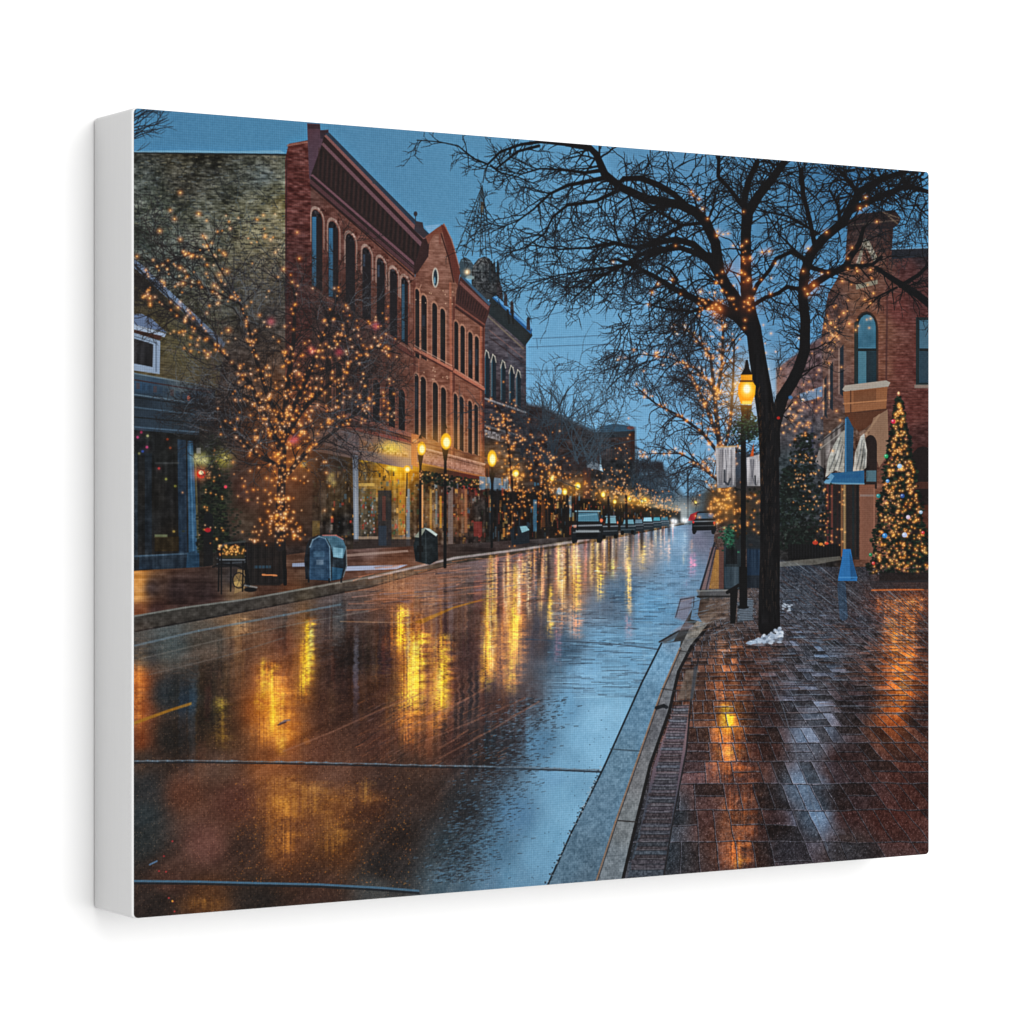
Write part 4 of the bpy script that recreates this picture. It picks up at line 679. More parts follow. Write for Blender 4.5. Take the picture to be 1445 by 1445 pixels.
    # ---- lit tree in the middle distance on the right
    c2 = (36,36,42); ml = []
    for pts,rd in (([(1018,740),(1017,690),(1014,620),(1008,560),(1002,500)],[4,4,3.4,2.8,2]),([(1014,620),(1000,585),(985,548),(962,508)],[3,2.4,1.8,1.2]),([(1010,560),(1018,520),(1020,470),(1016,440)],[2.6,2,1.6,1.2]),([(1014,640),(990,610),(960,588),(925,570),(896,545)],[2.6,2.2,1.8,1.3,.8]),
                   ([(1016,660),(1030,600),(1034,540),(1036,480)],[2.6,2.2,1.8,1.2]),([(1000,500),(975,470),(950,458)],[1.8,1.3,.8]),([(1014,680),(985,655),(960,640),(925,640),(900,642)],[2,1.6,1.2,.8,.5]),([(1006,545),(980,520),(945,505),(905,500),(870,510)],[2,1.6,1.2,.8,.5]),([(1024,700),(1035,650),(1050,600)],[2,1.6,1.2])):
        limb(pts,rd,c2,20,46,3,0,0,.9,.9,2.4,bias=None); 
        P = np.array(pts,float)
        for i in range(24):
            j = rng.integers(0,len(P)-1); q = P[j]+rng.random()*(P[j+1]-P[j]); ml.append((q[0]+rng.normal(0,3.4),q[1]+rng.normal(0,3.4)))
    for x,y in ml: LT.append((x,y,rng.uniform(.5,1.0),rng.random()*.8))
    for cx,cy,sx,sy,n in ((1020,500,16,50,54),(1010,555,12,18,34),(1002,640,10,30,36),(1022,700,12,22,20),(1010,720,10,12,16),(1120,590,18,34,70),(1075,480,16,40,22),(1160,560,10,40,22),(925,505,14,14,12),(1175,470,8,26,26)):
        for i in range(n): LT.append((rng.normal(cx,sx),rng.normal(cy,sy*.8),rng.uniform(.5,1.0),rng.random()*.7))
    w,m = ell_mask(1022,708,26,34,14); put(w,m,(62,42,24),.6); glow(1022,712,16,(255,150,40),.4); glow(1014,655,12,(230,130,50),.25)
    for i in range(40): LT.append((rng.normal(1022,13),rng.normal(708,18),rng.uniform(.5,1.0),rng.choice([0,.3])))
    # ---- litter bins, planter and bench by the lamp post
    rect(1021,768,1050,832,(38,48,54)); rect(1024,772,1040,796,(18,22,26),.9); rect(1022,800,1042,830,(58,74,86),.7); rect(1053,762,1072,830,(32,40,50)); rect(1054,772,1072,812,(30,52,76),.8); line([(1054,760),(1072,764)],1.6,(120,124,124),.8); ell(1059,769,3,2,(200,90,40),.9)
    for i in range(420): ell(rng.normal(1037,8),rng.normal(757,7),1.8,1.3,((18,44,32),(30,84,62),(24,60,48),(52,110,84))[rng.integers(0,4)],.8)
    w,m=poly_mask([(1020,766),(1074,760),(1074,832),(1020,832)],2); tint(w,m,NV,12)
    poly([(1026,834),(1037,827),(1041,832),(1037,880),(1030,880),(1030,838)],(20,20,22)); line([(1026,836),(1042,826)],2.4,(22,22,24)); poly([(1040,850),(1062,846),(1062,876),(1040,878)],(70,86,100),.6); 
    for i in range(26): yy = 846+i*1.2; line([(1040+rng.random()*5,yy),(1060+rng.random()*4,yy-1)],.7,((150,170,190),(40,44,50))[i%2],.5)
    fill_field([(1036,640),(1076,640),(1076,775),(1036,775)],[(1040,660,(60,70,84)),(1060,670,(48,44,48)),(1070,700,(50,38,30)),(1045,720,(70,46,24)),(1065,740,(44,40,36)),(1060,765,(34,40,46))],.92,4)
    for i in range(26): LT.append((rng.uniform(1036,1074),rng.uniform(690,755),rng.uniform(.5,1.0),rng.choice([0,.2,.5])))
    for i in range(50): ell(rng.uniform(1036,1074),rng.uniform(690,760),2,2,((22,26,20),(30,40,28),(60,40,20))[i%3],.7)
    for x,y,s_,h_ in LT: bulb(x,y,s_*.88,h_,rng.uniform(.72,1.0))
    LT.clear()
    # ---- lamp post with banners and wreath
    rect(1045,588,1052,856,(16,16,18)); rect(1043,800,1054,858,(16,16,18)); ell(1048,857,8,2.6,(18,18,20)); poly([(1044,572),(1061,572),(1058,594),(1047,594)],(24,20,18)); 
    for i in range(420): ell(rng.normal(1056,10),rng.normal(606,9),1.7,1.2,((14,26,22),(24,44,36),(34,66,50),(18,34,40))[rng.integers(0,4)],.85)
    def banner(pts, seed):
        w,m = poly(pts,(168,166,170),.98); r2 = np.random.default_rng(seed)
        IM[w] *= (1+m*(-.30*np.clip((PY[w]-662)/26,0,1)))[...,None]; tint(w,m,NV,26); tint(w,m,N2,9)
        x0,x1 = pts[0][0],pts[1][0]
        for i in range(7):
            xx = x0+2+(x1-x0-4)*r2.random(); line([(xx,pts[0][1]+3),(xx+r2.normal(0,1.5),pts[0][1]+26),(xx+r2.normal(0,2),pts[2][1]-3)],.7,((92,92,100),(184,182,186))[i%2],.7)
    banner([(1009,632),(1037,630),(1038,687),(1012,689)],1); banner([(1053,646),(1076,640),(1076,686),(1054,686)],2)
    line([(1022,664),(1022,680),(1027,684),(1030,676)],1.4,(54,58,66),.8); line([(1010,631),(1037,630)],1.2,(190,160,120),.8); line([(1065,672),(1066,684)],1.2,(46,48,54),.8); poly([(1058,644),(1063,627),(1063,644)],(214,90,30),.85,2); line([(1038,637),(1050,637)],.9,(24,24,26)); line([(1037,689),(1046,692)],.9,(30,30,32))
    glow(1053,551,34,(255,150,40),.42); glow(1053,551,17,(255,170,40),.55)
    # ---- big bare tree on the right
    T = (17,16,19)
    for a in range(60): twigs(rng.uniform(1080,1312),rng.uniform(235,262),rng.uniform(0,6.28),rng.uniform(26,60),1.2,2,T,0,.8,.92,.3,2.2)
    for a in range(38): twigs(rng.uniform(1190,1312),rng.uniform(240,300),rng.uniform(0,6.28),rng.uniform(24,56),1.4,2,T,0,.8,.92,.3,2.2)
    for a in range(80): twigs(rng.uniform(880,1090),rng.uniform(215,300),rng.uniform(0,6.28),rng.uniform(22,54),.8,2,T,0,.8,.88,.3,2.2)
    for a in range(70): twigs(rng.uniform(1080,1200),rng.uniform(280,470),rng.uniform(0,6.28),rng.uniform(20,50),.75,2,(24,26,32),0,.8,.85,.3,2.2)
    for a in range(46): twigs(rng.uniform(1070,1170),rng.uniform(430,600),-1.5+rng.normal(0,.8),rng.uniform(20,46),.6,2,(40,46,54),0,.8,.7,.3,2.4)
    for a in range(40): twigs(rng.uniform(1240,1312),rng.uniform(320,350),rng.uniform(0,6.28),rng.uniform(16,40),.6,2,(26,30,38),0,.8,.85,.3,2.2)
    BL = (2.6)
    limb([(1040,436),(1015,385),(1009,343),(996,315),(982,300),(959,289),(912,281),(876,265),(853,246),(841,218),(832,209),(799,204)],[8,7.5,7,7,7,6.5,6,5.5,5.5,4.6,4,3],T,34,66,3,0,.4,1,1.5,2.2,bias=2.8)
    limb([(1050,450),(1015,435),(982,423),(947,406),(923,390),(895,376),(868,366)],[8,6.4,5,4,3.2,2.4,1.4],T,24,60,3,0,.3,1,1.2,2.2,bias=2.6)
    limb([(1006,373),(999,364),(978,345),(954,338),(926,343),(900,350),(865,343),(830,350),(790,352),(740,345)],[5.4,5,4.8,4.2,3.8,3.2,2.4,1.6,1.2,.7],T,26,64,3,0,.3,1,1.1,2.2,bias=2.9)
    limb([(1002,370),(984,358),(960,350),(925,352),(902,360),(880,374),(855,386),(828,405),(806,424)],[4.6,4,3.6,3.2,2.8,2.4,1.8,1.2,.7],T,26,62,3,0,.3,1,1.0,2.2,bias=2.7)
    limb([(960,341),(930,355),(905,368),(872,376),(830,382),(790,388),(748,400)],[3,2.8,2.4,1.9,1.4,1,.6],T,24,56,3,0,.2,1,.9,2.2,bias=2.9)
    limb([(858,250),(830,256),(800,262),(775,274),(752,296),(730,312),(704,322)],[3.6,3,2.4,1.8,1.3,1,.6],T,22,50,3,0,.4,1,.9,2.2,bias=2.5)
    limb([(852,240),(825,244),(795,240),(762,238),(735,246),(700,238)],[3.2,2.4,1.8,1.3,1,.6],T,18,38,2,0,.3,1,.8,2.2,bias=2.9)
    limb([(834,210),(800,204),(764,200),(735,204),(706,214),(688,232),(668,224),(646,206),(618,200),(588,198)],[3.6,2.8,2.4,2,1.7,1.4,1.2,.9,.7,.5],T,20,30,2,0,.2,1,.7,2.0,bias=2.4)
    limb([(692,234),(706,244),(730,250),(760,262)],[1.5,1.2,.9,.6],T,9,36,2,0,.2,1,.7)
    limb([(700,238),(730,214),(760,206)],[1.3,1.8,2.2],T,6,30,2)
    limb([(868,264),(880,252),(905,252),(930,262),(950,274),(970,292)],[2.4,3.2,4.2,4.4,4.2,4],T,12,40,2)
    limb([(870,270),(840,284),(800,290),(780,306),(768,330),(740,350),(705,360)],[3,2.4,2,1.6,1.2,.9,.5],T,18,48,3,0,.5,1,.8,2.0,bias=2.3)
    limb([(905,283),(930,300),(948,310),(960,318),(990,315)],[1.2,1.6,2.2,2.4,2.6],T,8,30,2)
    limb([(960,320),(938,332),(915,345)],[3,2.6,2],T,8,40,2); limb([(888,278),(896,312),(900,345)],[1.3,1.0,.8],T,4,24,2)
    limb([(945,412),(955,395),(945,380),(930,372)],[2.6,2.2,1.6,.9],T,6,34,2); limb([(1000,432),(975,440),(940,436),(915,430)],[3,2,1.4,.8],T,14,54,3,0,.6,1,.9,2.2,bias=2.3)
    for a in range(80): twigs(rng.uniform(780,960),rng.uniform(260,430),rng.uniform(1.8,3.9),rng.uniform(22,62),.7,2,(24,28,36),.3,.7,.85,.26,2.3)
    for a in range(60): twigs(rng.uniform(870,1000),rng.uniform(430,520),rng.uniform(1.4,3.4),rng.uniform(26,60),.8,2,(26,28,34),.3,.7,.85,.26,2.3)
    for a in range(8): twigs(rng.uniform(725,800),rng.uniform(250,420),rng.uniform(2.2,3.6),rng.uniform(26,56),.6,2,(34,44,56),.4,.7,.8,.26,2.2)
    # trunk and its big forks
    trunk = [(1085,884),(1085,840),(1086,780),(1086,700),(1085,640),(1082,590),(1075,545),(1069,508),(1063,464),(1056,437)]
    limb([(1092,640),(1091,605),(1103,562),(1117,540),(1126,522),(1135,495),(1136,452),(1132,419),(1134,388),(1143,360),(1160,338),(1190,313),(1200,294),(1214,270),(1244,253),(1278,242)],[9,9,8.6,8.2,8,7.6,7,6.6,6.6,6.6,6.2,6.2,6,5.2,4.4,3.4],T,30,52,3,0,0,1,1.4)
    line(trunk,[15.5,14.6,14,13.6,13.6,13.4,12.6,11.8,10.6,9.4],T); poly([(1070,878),(1071,884),(1085,887),(1100,884),(1100,876)],T)
    limb([(1058,446),(1053,410),(1052,375),(1052,330),(1054,302),(1071,275),(1089,253),(1106,229)],[10,8.6,7.6,7.2,7.6,6.4,5.8,5],T,22,52,3,0,0,1,1.3)
    limb([(1053,305),(1049,286),(1055,258),(1068,229)],[6,4.6,4.2,3.8],T,12,46,2); limb([(1047,290),(1030,268),(1013,249),(1014,222)],[3.4,3,2.6,2.4],T,12,46,2)
    limb([(1056,452),(1033,413),(1014,388),(1000,362)],[9,7,6.6,6],T,10,46,2); limb([(1060,470),(1040,448),(1015,434)],[8,7,6.4],T,8,40,2); limb([(1062,415),(1068,402),(1085,382),(1095,365),(1118,355),(1140,370)],[3.4,3,2.6,2.6,2.8,3.4],T,10,40,2)
    limb([(1064,430),(1080,420),(1098,414),(1110,405),(1126,408)],[3,2.8,2.8,2.8,3],T,8,40,2); limb([(1136,412),(1150,400),(1172,386),(1192,378),(1200,362),(1212,344),(1218,322)],[5.4,5,4.8,4.6,4.4,3.6,2.6],T,12,44,2)
    limb([(1190,378),(1210,376),(1230,374),(1244,363)],[4.4,3.2,2.6,1.8],T,8,40,2); limb([(1145,378),(1165,384),(1190,380)],[3.4,3.2,3],T,4,30,2); limb([(1236,378),(1256,392),(1275,404),(1294,416),(1312,430)],[2.6,3.8,4.6,5,5.6],T,12,44,2,0,0,1,1.0); limb([(1270,404),(1296,388),(1312,372)],[3,2.6,2.2],T,6,30,2); limb([(1265,406),(1240,418),(1222,436)],[1.6,1.2,.8],T,6,28,2)
    limb([(1150,350),(1142,310),(1133,275),(1130,240)],[3.4,3.2,3.2,3.4],T,14,50,2); limb([(1195,300),(1240,278),(1280,262),(1312,272)],[5,4.2,3.6,3],T,18,44,2); limb([(1155,330),(1110,305),(1085,300),(1062,296)],[1.8,1.4,1.2,1],T,10,46,2); limb([(1210,272),(1190,246),(1180,238)],[3,2.6,2.4],T,10,40,2)
    limb([(1140,374),(1120,352),(1098,330),(1082,302)],[2.4,1.6,1.2,.7],T,10,40,2); limb([(1185,312),(1182,290),(1170,268)],[2.6,2,1.4],T,8,40,2)
    # bark and a warm rim from the lamp on the trunk
    w,m = poly_mask([(1071,880),(1073,640),(1062,500),(1080,500),(1099,640),(1100,880)],2); tint(w,m,NV,9); 
    for i in range(160): xx = rng.uniform(1075,1096); yy = rng.uniform(560,876); seg(xx,yy,xx+rng.normal(0,1),yy+rng.uniform(4,14),.6,.4,((58,46,40),(6,6,8))[i%2],.65)
    for i in range(60): yy=rng.uniform(540,700); xx=1068+(yy-540)*.03+rng.random()*5; seg(xx,yy,xx+rng.normal(0,1),yy+rng.uniform(3,9),.6,.4,(110,74,40),.35)
    for q,s in (((1055,430),9),((1052,400),7),((1015,436),7),((1010,440),6),((1052,370),6),((1146,404),7),((1030,380),6)): glow(q[0],q[1],s*1.3,(190,70,20),.35)
    # snow by the trunk
    for i in range(150):
        t = rng.random(); x = 1055+48*t; y = 908-12*t*rng.random()-rng.random()*14*t; ell(x,y,rng.uniform(1.5,4),rng.uniform(1,2.6),((168,180,196),(136,150,168),(200,208,218),(92,102,118))[rng.choice(4,p=[.4,.3,.15,.15])],.85)
    poly([(1056,908),(1075,902),(1103,900),(1100,906),(1070,912)],(150,164,182),.5,3); 
    for i in range(16): ell(rng.uniform(1103,1117),rng.uniform(852,862),1.8,1.2,(170,182,196),.7)
    # lamp on the right
    poly([(1045,570),(1041,556),(1041,545),(1046,536),(1060,536),(1066,545),(1065,557),(1060,570)],(250,166,34)); ell(1053.5,550,8.6,11,(255,206,80),.9,4); ell(1053.5,549,5,6.4,(255,246,205),.97,3); rect(1045,528,1061,537,(222,150,36)); line([(1044,538),(1062,538)],1.2,(110,64,20)); poly([(1045,529),(1061,529),(1057,520),(1055,508),(1052,508),(1050,520)],(34,24,20)); rect(1047,566,1060,571,(255,220,110),.8)
    # ---- the fairy-lit tree in front of the brick building at the left
    G = (44,42,46); ll = []
    w,m = ell_mask(420,520,150,170,90); put(w,m,(48,44,46),.42); w,m = ell_mask(400,640,75,110,50); put(w,m,(60,38,26),.42); glow(402,640,34,(190,80,16),.42,66); glow(402,545,60,(120,60,26),.25,50)
    limbs = ([(395,770),(395,720),(398,660),(400,600),(406,540),(414,480),(416,420),(410,390)],[8,6.5,5.5,4.5,3.6,2.8,2,1]),([(398,640),(375,590),(352,540),(320,505),(285,470),(240,435),(200,410)],[4.4,3.6,3,2.4,1.8,1.3,.8]),([(402,610),(378,560),(362,510),(350,460),(335,420),(310,380),(285,330)],[4,3.2,2.6,2,1.5,1.1,.7]),\
            ([(400,620),(425,580),(455,550),(490,520),(530,490),(565,500)],[4,3.2,2.6,2,1.4,.8]),([(402,600),(430,540),(450,490),(470,440),(480,400)],[3.8,3,2.4,1.7,1]),([(396,680),(430,640),(470,610),(505,580),(545,555)],[3.6,3,2.4,1.8,1]),([(398,660),(360,640),(330,610),(305,580)],[3,2.4,1.8,1]),([(340,430),(300,410),(250,395),(215,375)],[1.6,1.2,.9,.6]),([(300,350),(265,360),(230,372),(200,388)],[1.2,1,.8,.5]),([(352,540),(320,560),(290,590)],[2,1.4,.8]),([(440,500),(500,470),(540,440)],[1.6,1.1,.6])
    for pts,rd in limbs:
        limb(pts,rd,(36,31,32),22,64,3,0,0,.85,.8,2.5)
        P = np.array(pts,float); d = np.hypot(*np.diff(P,axis=0).T)
        for i in range(int(d.sum()/6.5)):
            j = rng.choice(len(d),p=d/d.sum()); q = P[j]+rng.random()*(P[j+1]-P[j]); ll.append((q[0]+rng.normal(0,5),q[1]+rng.normal(0,5)))
    for a in range(300):
        an = rng.uniform(0,6.28); r_ = rng.uniform(.3,1)**.6; x = 405+150*r_*np.cos(an); y = 520+150*r_*np.sin(an)
        twigs(x,y,np.arctan2(y-640,x-400)+rng.normal(0,.6),rng.uniform(24,60),.6,2,((70,72,78),(36,34,38),(92,98,106),(84,70,66))[a%4],0,.7,.55,.34,2.4)
    for i in range(230): q = rng.normal(0,1,2); ll.append((408+q[0]*56,565+q[1]*60))
    for i in range(85): q = rng.normal(0,1,2); ll.append((398+q[0]*28,640+q[1]*56))
    for i in range(80): ll.append((rng.uniform(465,560),rng.uniform(430,600)))
    for i in range(45): ll.append((396+rng.normal(0,10),rng.uniform(640,770)))
    for i in range(80): t=rng.random(); ll.append((392+rng.uniform(-1,1)*(14+30*t),700+66*t))
    for i in range(50): ll.append((rng.uniform(210,400),rng.uniform(300,430)))
    for i in range(36): ll.append((rng.normal(285,26),rng.normal(470,22)))
    for x,y in ll:
        if x < 189 or y > 772 or x > 586: continue
        if x < 330 and y > 505 and rng.random() < .8: continue
        if x > 470 and y > 605: continue
        LT.append((x,y,rng.uniform(.45,1.05),rng.choice([0,.1,.3,.6,1.0])))
    for x,y,s in ((254,272,1.3),(240,297,1.1),(246,309,1.4),(280,302,1.4),(225,326,1.3),(254,338,1.2),(286,333,1.2),(291,347,1.1),(315,357,1.2),(262,358,1.3),(270,362,1.2),(254,378,1.3),(320,383,1.5),(309,388,1.5),(302,403,1.4),(258,400,1.6),(193,362,1.2),(211,421,1.5),(203,418,1.2),(251,434,1.5),(419,328,1.2),(422,365,1.2),(412,398,1.2),(400,380,1.3),(293,500,1.4),(322,466,1.7)): LT.append((x,y,s,.4))
    for x,y in ((440,495),(382,454),(478,497),(417,620),(412,622),(530,460)): glow(x,y,4,(230,50,70),.5)
    # lights on the big tree
    for x,y,s in ((975,271,1.5),(978,276,1.2),(986,281,1.4),(991,295,1.4),(998,309,1.3),(1012,327,1.7),(1011,333,1.3),(1027,330,1.3),(1020,331,1.1),(1034,347,1.3),(1049,299,1.2),(1053,341,1.4),(1047,347,1.3),(1058,365,1.4),(1049,366,1.3),(1046,385,1.9),(1075,356,1.5),(1085,355,1.9),(1094,372,1.6),(1074,395,1.1),(1055,396,1.4),(1064,408,1.2),(1057,421,1.5),(1063,421,1.2),(1055,427,1.4),(1087,415,1.2),(1051,452,1.3),(1050,463,1.3),(1166,328,1.7),(1140,351,1.7),(1133,383,1.8),(1148,403,2.2),(1139,415,1.9),(1135,408,1.2),(1159,386,1.2),(1168,385,1.2),(1202,350,1.3),(1196,365,1.2),(1221,279,1.5),(1213,294,1.7),(1222,291,1.2),(1196,380,1.3),(1209,383,1.7),(1228,381,1.4),(1188,397,1.3),(1220,423,1.3),(1228,428,1.3),(1190,442,1.6),(1198,457,1.9),(1207,466,1.3),(1172,456,1.6),(1178,462,1.5),(1164,463,1.4),(1180,475,1.6),(1237,313,1.3),
        (1010,430,2.2),(1005,435,1.5),(1016,437,1.5),(1008,443,1.4),(1000,436,1.2),(988,412,1.6),(948,395,1.3),(928,401,1.3),(920,413,1.5),(914,430,1.2),(953,347,1.0),(1010,400,1.2),(1019,384,1.2),(1032,422,1.2),(1018,396,1.0),(865,370,.9),(894,494,1.0),(925,498,1.4),(926,503,1.2),(970,517,1.2),(982,482,1.1),(960,415,.9)): LT.append((x,y,s*.92,.35))
    for i in range(70):
        x,y = ((rng.normal(1052,5),rng.uniform(340,440)),(rng.normal(1010,16),rng.normal(425,14)),(rng.uniform(1160,1240),rng.uniform(370,480)),(rng.uniform(985,1040),rng.uniform(380,440)))[i%4]; LT.append((x,y,rng.uniform(.5,1.0),rng.random()*.6))
    for x,y,s,h_ in LT: bulb(x,y,s*.88,h_,rng.uniform(.72,1.0))
    for x,y,r,c in balls: ell(x,y,r,r,c,.95); ell(x-r*.3,y-r*.3,r*.4,r*.4,(230,236,240),.5)
    ell(1267.5,556,2.6,3.4,(150,90,70)); ell(1267.5,555,1.4,2,(255,196,150))
    ell(1098,590,2.4,2.2,(180,40,30),.8); ell(1115,561,3,2.6,(60,110,160),.8)
    # the street mirrored in the wet road: columns of light and dark under the buildings and lamps
    src = blur(IM, 1)
    yb = VY + np.clip(VX-PX[wR],0,None)*.205
    jit = (samp(g, PY[wR]/2.2, PX[wR]/9.)*3 + samp(g, PY[wR]/5.+9, PX[wR]/30.)*5)*np.clip((PY[wR]-VY)/200.,.1,1)
    ym = 2*yb - PY[wR] + samp(g, PY[wR]/1.5+3, PX[wR]/6.)*9; xm = np.clip(PX[wR]+jit*.35,190,1309)
    rf_ = np.zeros(ym.shape+(3,),np.float32)
    for k in range(-4,5):
        iu = np.clip((u_of(xm)*TW).astype(int),0,TW-1); iv = np.clip((v_of(xm,ym+k*5.)*TH).astype(int),0,TH-1); rf_ += src[iv,iu]/9.
    amt = mR*np.clip((PY[wR]-yb)/18.,0,1)*np.clip((1120-PY[wR])/160.,0,1)*np.clip((1000-PX[wR])/60.,0,1)*np.where(PX[wR]<720,.55,np.clip(.55-(PX[wR]-720)/500.,.2,.55))
    big = blur(rf_,28)
    IM[wR] += amt[...,None]*np.clip(rf_-big,-60,110)*.85
    # grain, and the crisp local contrast of the print
    IM += N1[...,None]*3.0
    np.clip(IM, 0, 255, out=IM)
    b1 = blur(blur(IM, 1), 1); b2 = blur(blur(IM, 9), 9)
    IM += .75*(IM - b1) + .22*(IM - b2)
    np.clip(IM, 0, 255, out=IM)
    L_ = IM.mean(axis=-1, keepdims=True)/255.
    IM[:] = (L_*255 + (IM-L_*255)*1.05)*(1-.27*np.exp(-(L_/.28)**2))*.985
    return np.clip(IM, 0, 255)

# ---------------------------------------------------------------- materials
LEVEL = 1.75                                  # how bright a pure white surface facing the room comes out
def new_mat(name):
    m = bpy.data.materials.new(name); m.use_nodes = True
    return m, m.node_tree.nodes, m.node_tree.links, m.node_tree.nodes["Principled BSDF"]
def weave(nodes, links, vec_socket, nu, nv):
    """over-and-under threads of a plain canvas weave, about -1..1"""
    sep = nodes.new("ShaderNodeSeparateXYZ"); links.new(vec_socket, sep.inputs[0])
    def wave(sock, n):
        a = nodes.new("ShaderNodeMath"); a.operation = 'MULTIPLY'; a.inputs[1].default_value = n * 2 * math.pi; links.new(sock, a.inputs[0])
        b = nodes.new("ShaderNodeMath"); b.operation = 'SINE'; links.new(a.outputs[0], b.inputs[0]); return b.outputs[0]
    su, sv = wave(sep.outputs[0], nu), wave(sep.outputs[1], nv)
    add = nodes.new("ShaderNodeMath"); add.operation = 'ADD'; links.new(su, add.inputs[0]); links.new(sv, add.inputs[1])
    half = nodes.new("ShaderNodeMath"); half.operation = 'MULTIPLY'; half.inputs[1].default_value = .5; links.new(add.outputs[0], half.inputs[0])
    return half.outputs[0]

def print_material(pixels):
    """the painted picture in matt ink on woven canvas"""
    h, w = pixels.shape[:2]
    img = bpy.data.images.new("street_picture", w, h, alpha=False)
    buf = np.ones((h, w, 4), np.float32); buf[..., :3] = pixels[::-1] / 255.0
    img.pixels.foreach_set(buf.ravel()); img.update(); img.pack()
    m, N, L, b = new_mat("printed_canvas")
    tex = N.new("ShaderNodeTexImage"); tex.image = img; tex.extension = 'EXTEND'; tex.interpolation = 'Cubic'
    uv = N.new("ShaderNodeUVMap"); uv.uv_map = "UVMap"; L.new(uv.outputs[0], tex.inputs[0])
    wv = weave(N, L, uv.outputs[0], 424, 333)
    k = N.new("ShaderNodeMath"); k.operation = 'MULTIPLY_ADD'; k.inputs[1].default_value = 0.085; k.inputs[2].default_value = 1.0 / LEVEL; L.new(wv, k.inputs[0])
    mul = N.new("ShaderNodeVectorMath"); mul.operation = 'SCALE'; L.new(tex.outputs[0], mul.inputs[0]); L.new(k.outputs[0], mul.inputs[3])
    L.new(mul.outputs[0], b.inputs["Base Color"])
    b.inputs["Roughness"].default_value = 0.65; b.inputs["Specular IOR Level"].default_value = 0.06
    bump = N.new("ShaderNodeBump"); bump.inputs["Strength"].default_value = 0.25; bump.inputs["Distance"].default_value = 0.0001
    L.new(wv, bump.inputs["Height"]); L.new(bump.outputs[0], b.inputs["Normal"])
    return m

def white_canvas_material():
    m, N, L, b = new_mat("white_canvas")
    tc = N.new("ShaderNodeTexCoord"); no = N.new("ShaderNodeTexNoise"); no.inputs["Scale"].default_value = 900; no.inputs["Detail"].default_value = 3
    mp = N.new("ShaderNodeMapping"); mp.inputs["Scale"].default_value = (1.0, 1.0, 0.04); L.new(tc.outputs["Object"], mp.inputs[0]); L.new(mp.outputs[0], no.inputs[0])
    r = N.new("ShaderNodeValToRGB"); r.color_ramp.elements[0].color = (.60, .60, .60, 1); r.color_ramp.elements[1].color = (.63, .63, .63, 1); L.new(no.outputs[0], r.inputs[0])
    L.new(r.outputs[0], b.inputs["Base Color"]); b.inputs["Roughness"].default_value = .85; b.inputs["Specular IOR Level"].default_value = .1
    return m

def wall_material():
    m, N, L, b = new_mat("white_wall_paint")
    tc = N.new("ShaderNodeTexCoord"); no = N.new("ShaderNodeTexNoise"); no.inputs["Scale"].default_value = 60; L.new(tc.outputs["Object"], no.inputs[0])
    r = N.new("ShaderNodeValToRGB"); r.color_ramp.elements[0].color = (.775, .775, .775, 1); r.color_ramp.elements[1].color = (.785, .785, .785, 1); L.new(no.outputs[0], r.inputs[0])
    L.new(r.outputs[0], b.inputs["Base Color"]); b.inputs["Roughness"].default_value = .9; b.inputs["Specular IOR Level"].default_value = .05
    return m

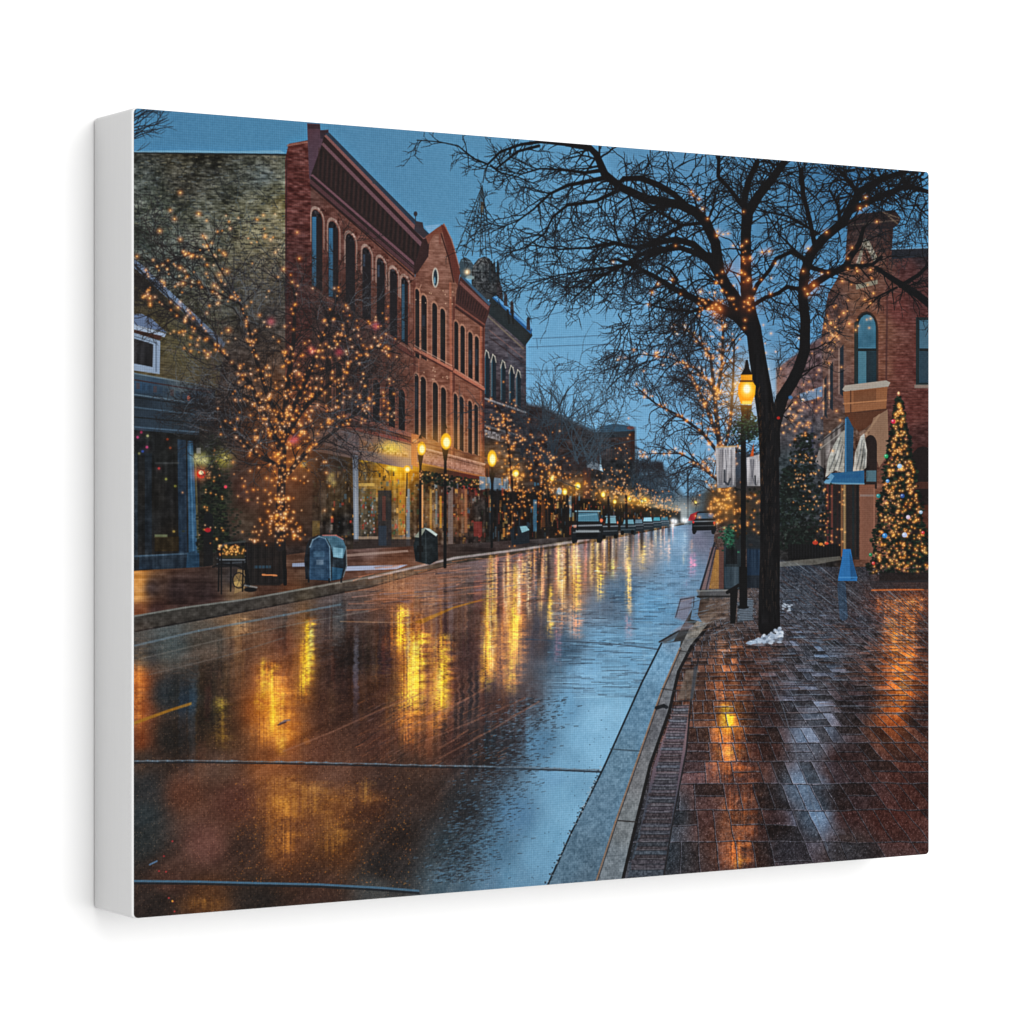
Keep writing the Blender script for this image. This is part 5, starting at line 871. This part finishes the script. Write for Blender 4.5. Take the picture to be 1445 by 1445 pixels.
# ---------------------------------------------------------------- geometry
def link(name, me, mat, parent=None):
    o = bpy.data.objects.new(name, me); scene.collection.objects.link(o); me.materials.append(mat)
    if parent is not None:
        o.parent = parent; o.matrix_parent_inverse = parent.matrix_world.inverted()
    return o
def rounded(x0, x1, z0, z1, r, n=6):
    pts = []
    for cx, cz, a0 in ((x1 - r, z1 - r, 0), (x0 + r, z1 - r, 90), (x0 + r, z0 + r, 180), (x1 - r, z0 + r, 270)):
        for i in range(n + 1):
            a = math.radians(a0 + 90 * i / n); pts.append((cx + r * math.cos(a), cz + r * math.sin(a)))
    return pts
def shell(name, loops, smooth=True):
    """skin a stack of outlines [(points, y)] and cap both ends"""
    bm = bmesh.new(); rings = [[bm.verts.new((x, y, z)) for x, z in pts] for pts, y in loops]
    n = len(rings[0])
    for a, b in zip(rings, rings[1:]):
        for i in range(n): bm.faces.new((a[i], a[(i + 1) % n], b[(i + 1) % n], b[i])).smooth = smooth
    bm.faces.new(rings[0][::-1]); bm.faces.new(rings[-1])
    bmesh.ops.recalc_face_normals(bm, faces=bm.faces)
    me = bpy.data.meshes.new(name); bm.to_mesh(me); bm.free()
    return me

# the wall it hangs on
bm = bmesh.new()
y = D + 0.0004
for x, z in ((-4, -4), (4, -4), (4, 4), (-4, 4)): bm.verts.new((x, y, z))
bm.verts.ensure_lookup_table(); bm.faces.new(bm.verts[:]); bmesh.ops.recalc_face_normals(bm, faces=bm.faces)
if bm.faces[:][0].normal.y > 0: bmesh.ops.reverse_faces(bm, faces=bm.faces)
me = bpy.data.meshes.new("wall"); bm.to_mesh(me); bm.free()
wall = link("wall", me, wall_material()); wall["kind"] = "structure"

# the canvas print
root = bpy.data.objects.new("canvas_print", None); scene.collection.objects.link(root)
root.empty_display_size = .05; root.location = (0, D, -H / 2); bpy.context.view_layer.update()
root["label"] = "stretched canvas print of a rainy dusk street with fairy-lit trees, on a white wall"
root["category"] = "canvas print"
x0, x1, z0, z1 = -W / 2 - .0009, W / 2 + .00012, -H / 2 - .00022, H / 2 + .00022
def ring(i, r): return rounded(x0 + i, x1 - i, z0 + i, z1 - i, max(r - i, .0003))
R = .0017
wrap = link("canvas_wrap", shell("canvas_wrap", [(ring(.0010, R + .0006), .0), (ring(.00055, R), .00008), (ring(.00022, R), .00030), (ring(.00006, R), .00062), (ring(0, R), .0010),
    (ring(0, R), D * .5), (ring(0, R), D - .0012), (ring(.00025, R), D - .0004), (ring(.0008, R), D)]), white_canvas_material(), root)
wrap["label"] = "plain white canvas sides folded back over the stretcher"
pts = rounded(-W / 2, W / 2, -H / 2, H / 2, .0016)
me = shell("printed_front", [(pts, -.00022), (pts, .00035)], smooth=False)
uvl = me.uv_layers.new(name="UVMap")
for lp in me.loops:
    co = me.vertices[lp.vertex_index].co; uvl.data[lp.index].uv = (co.x / W + .5, co.z / H + .5)
front = link("printed_front", me, print_material(paint_print()), root)
front["label"] = "printed front showing brick shops, lamps and wet road under a blue evening sky"
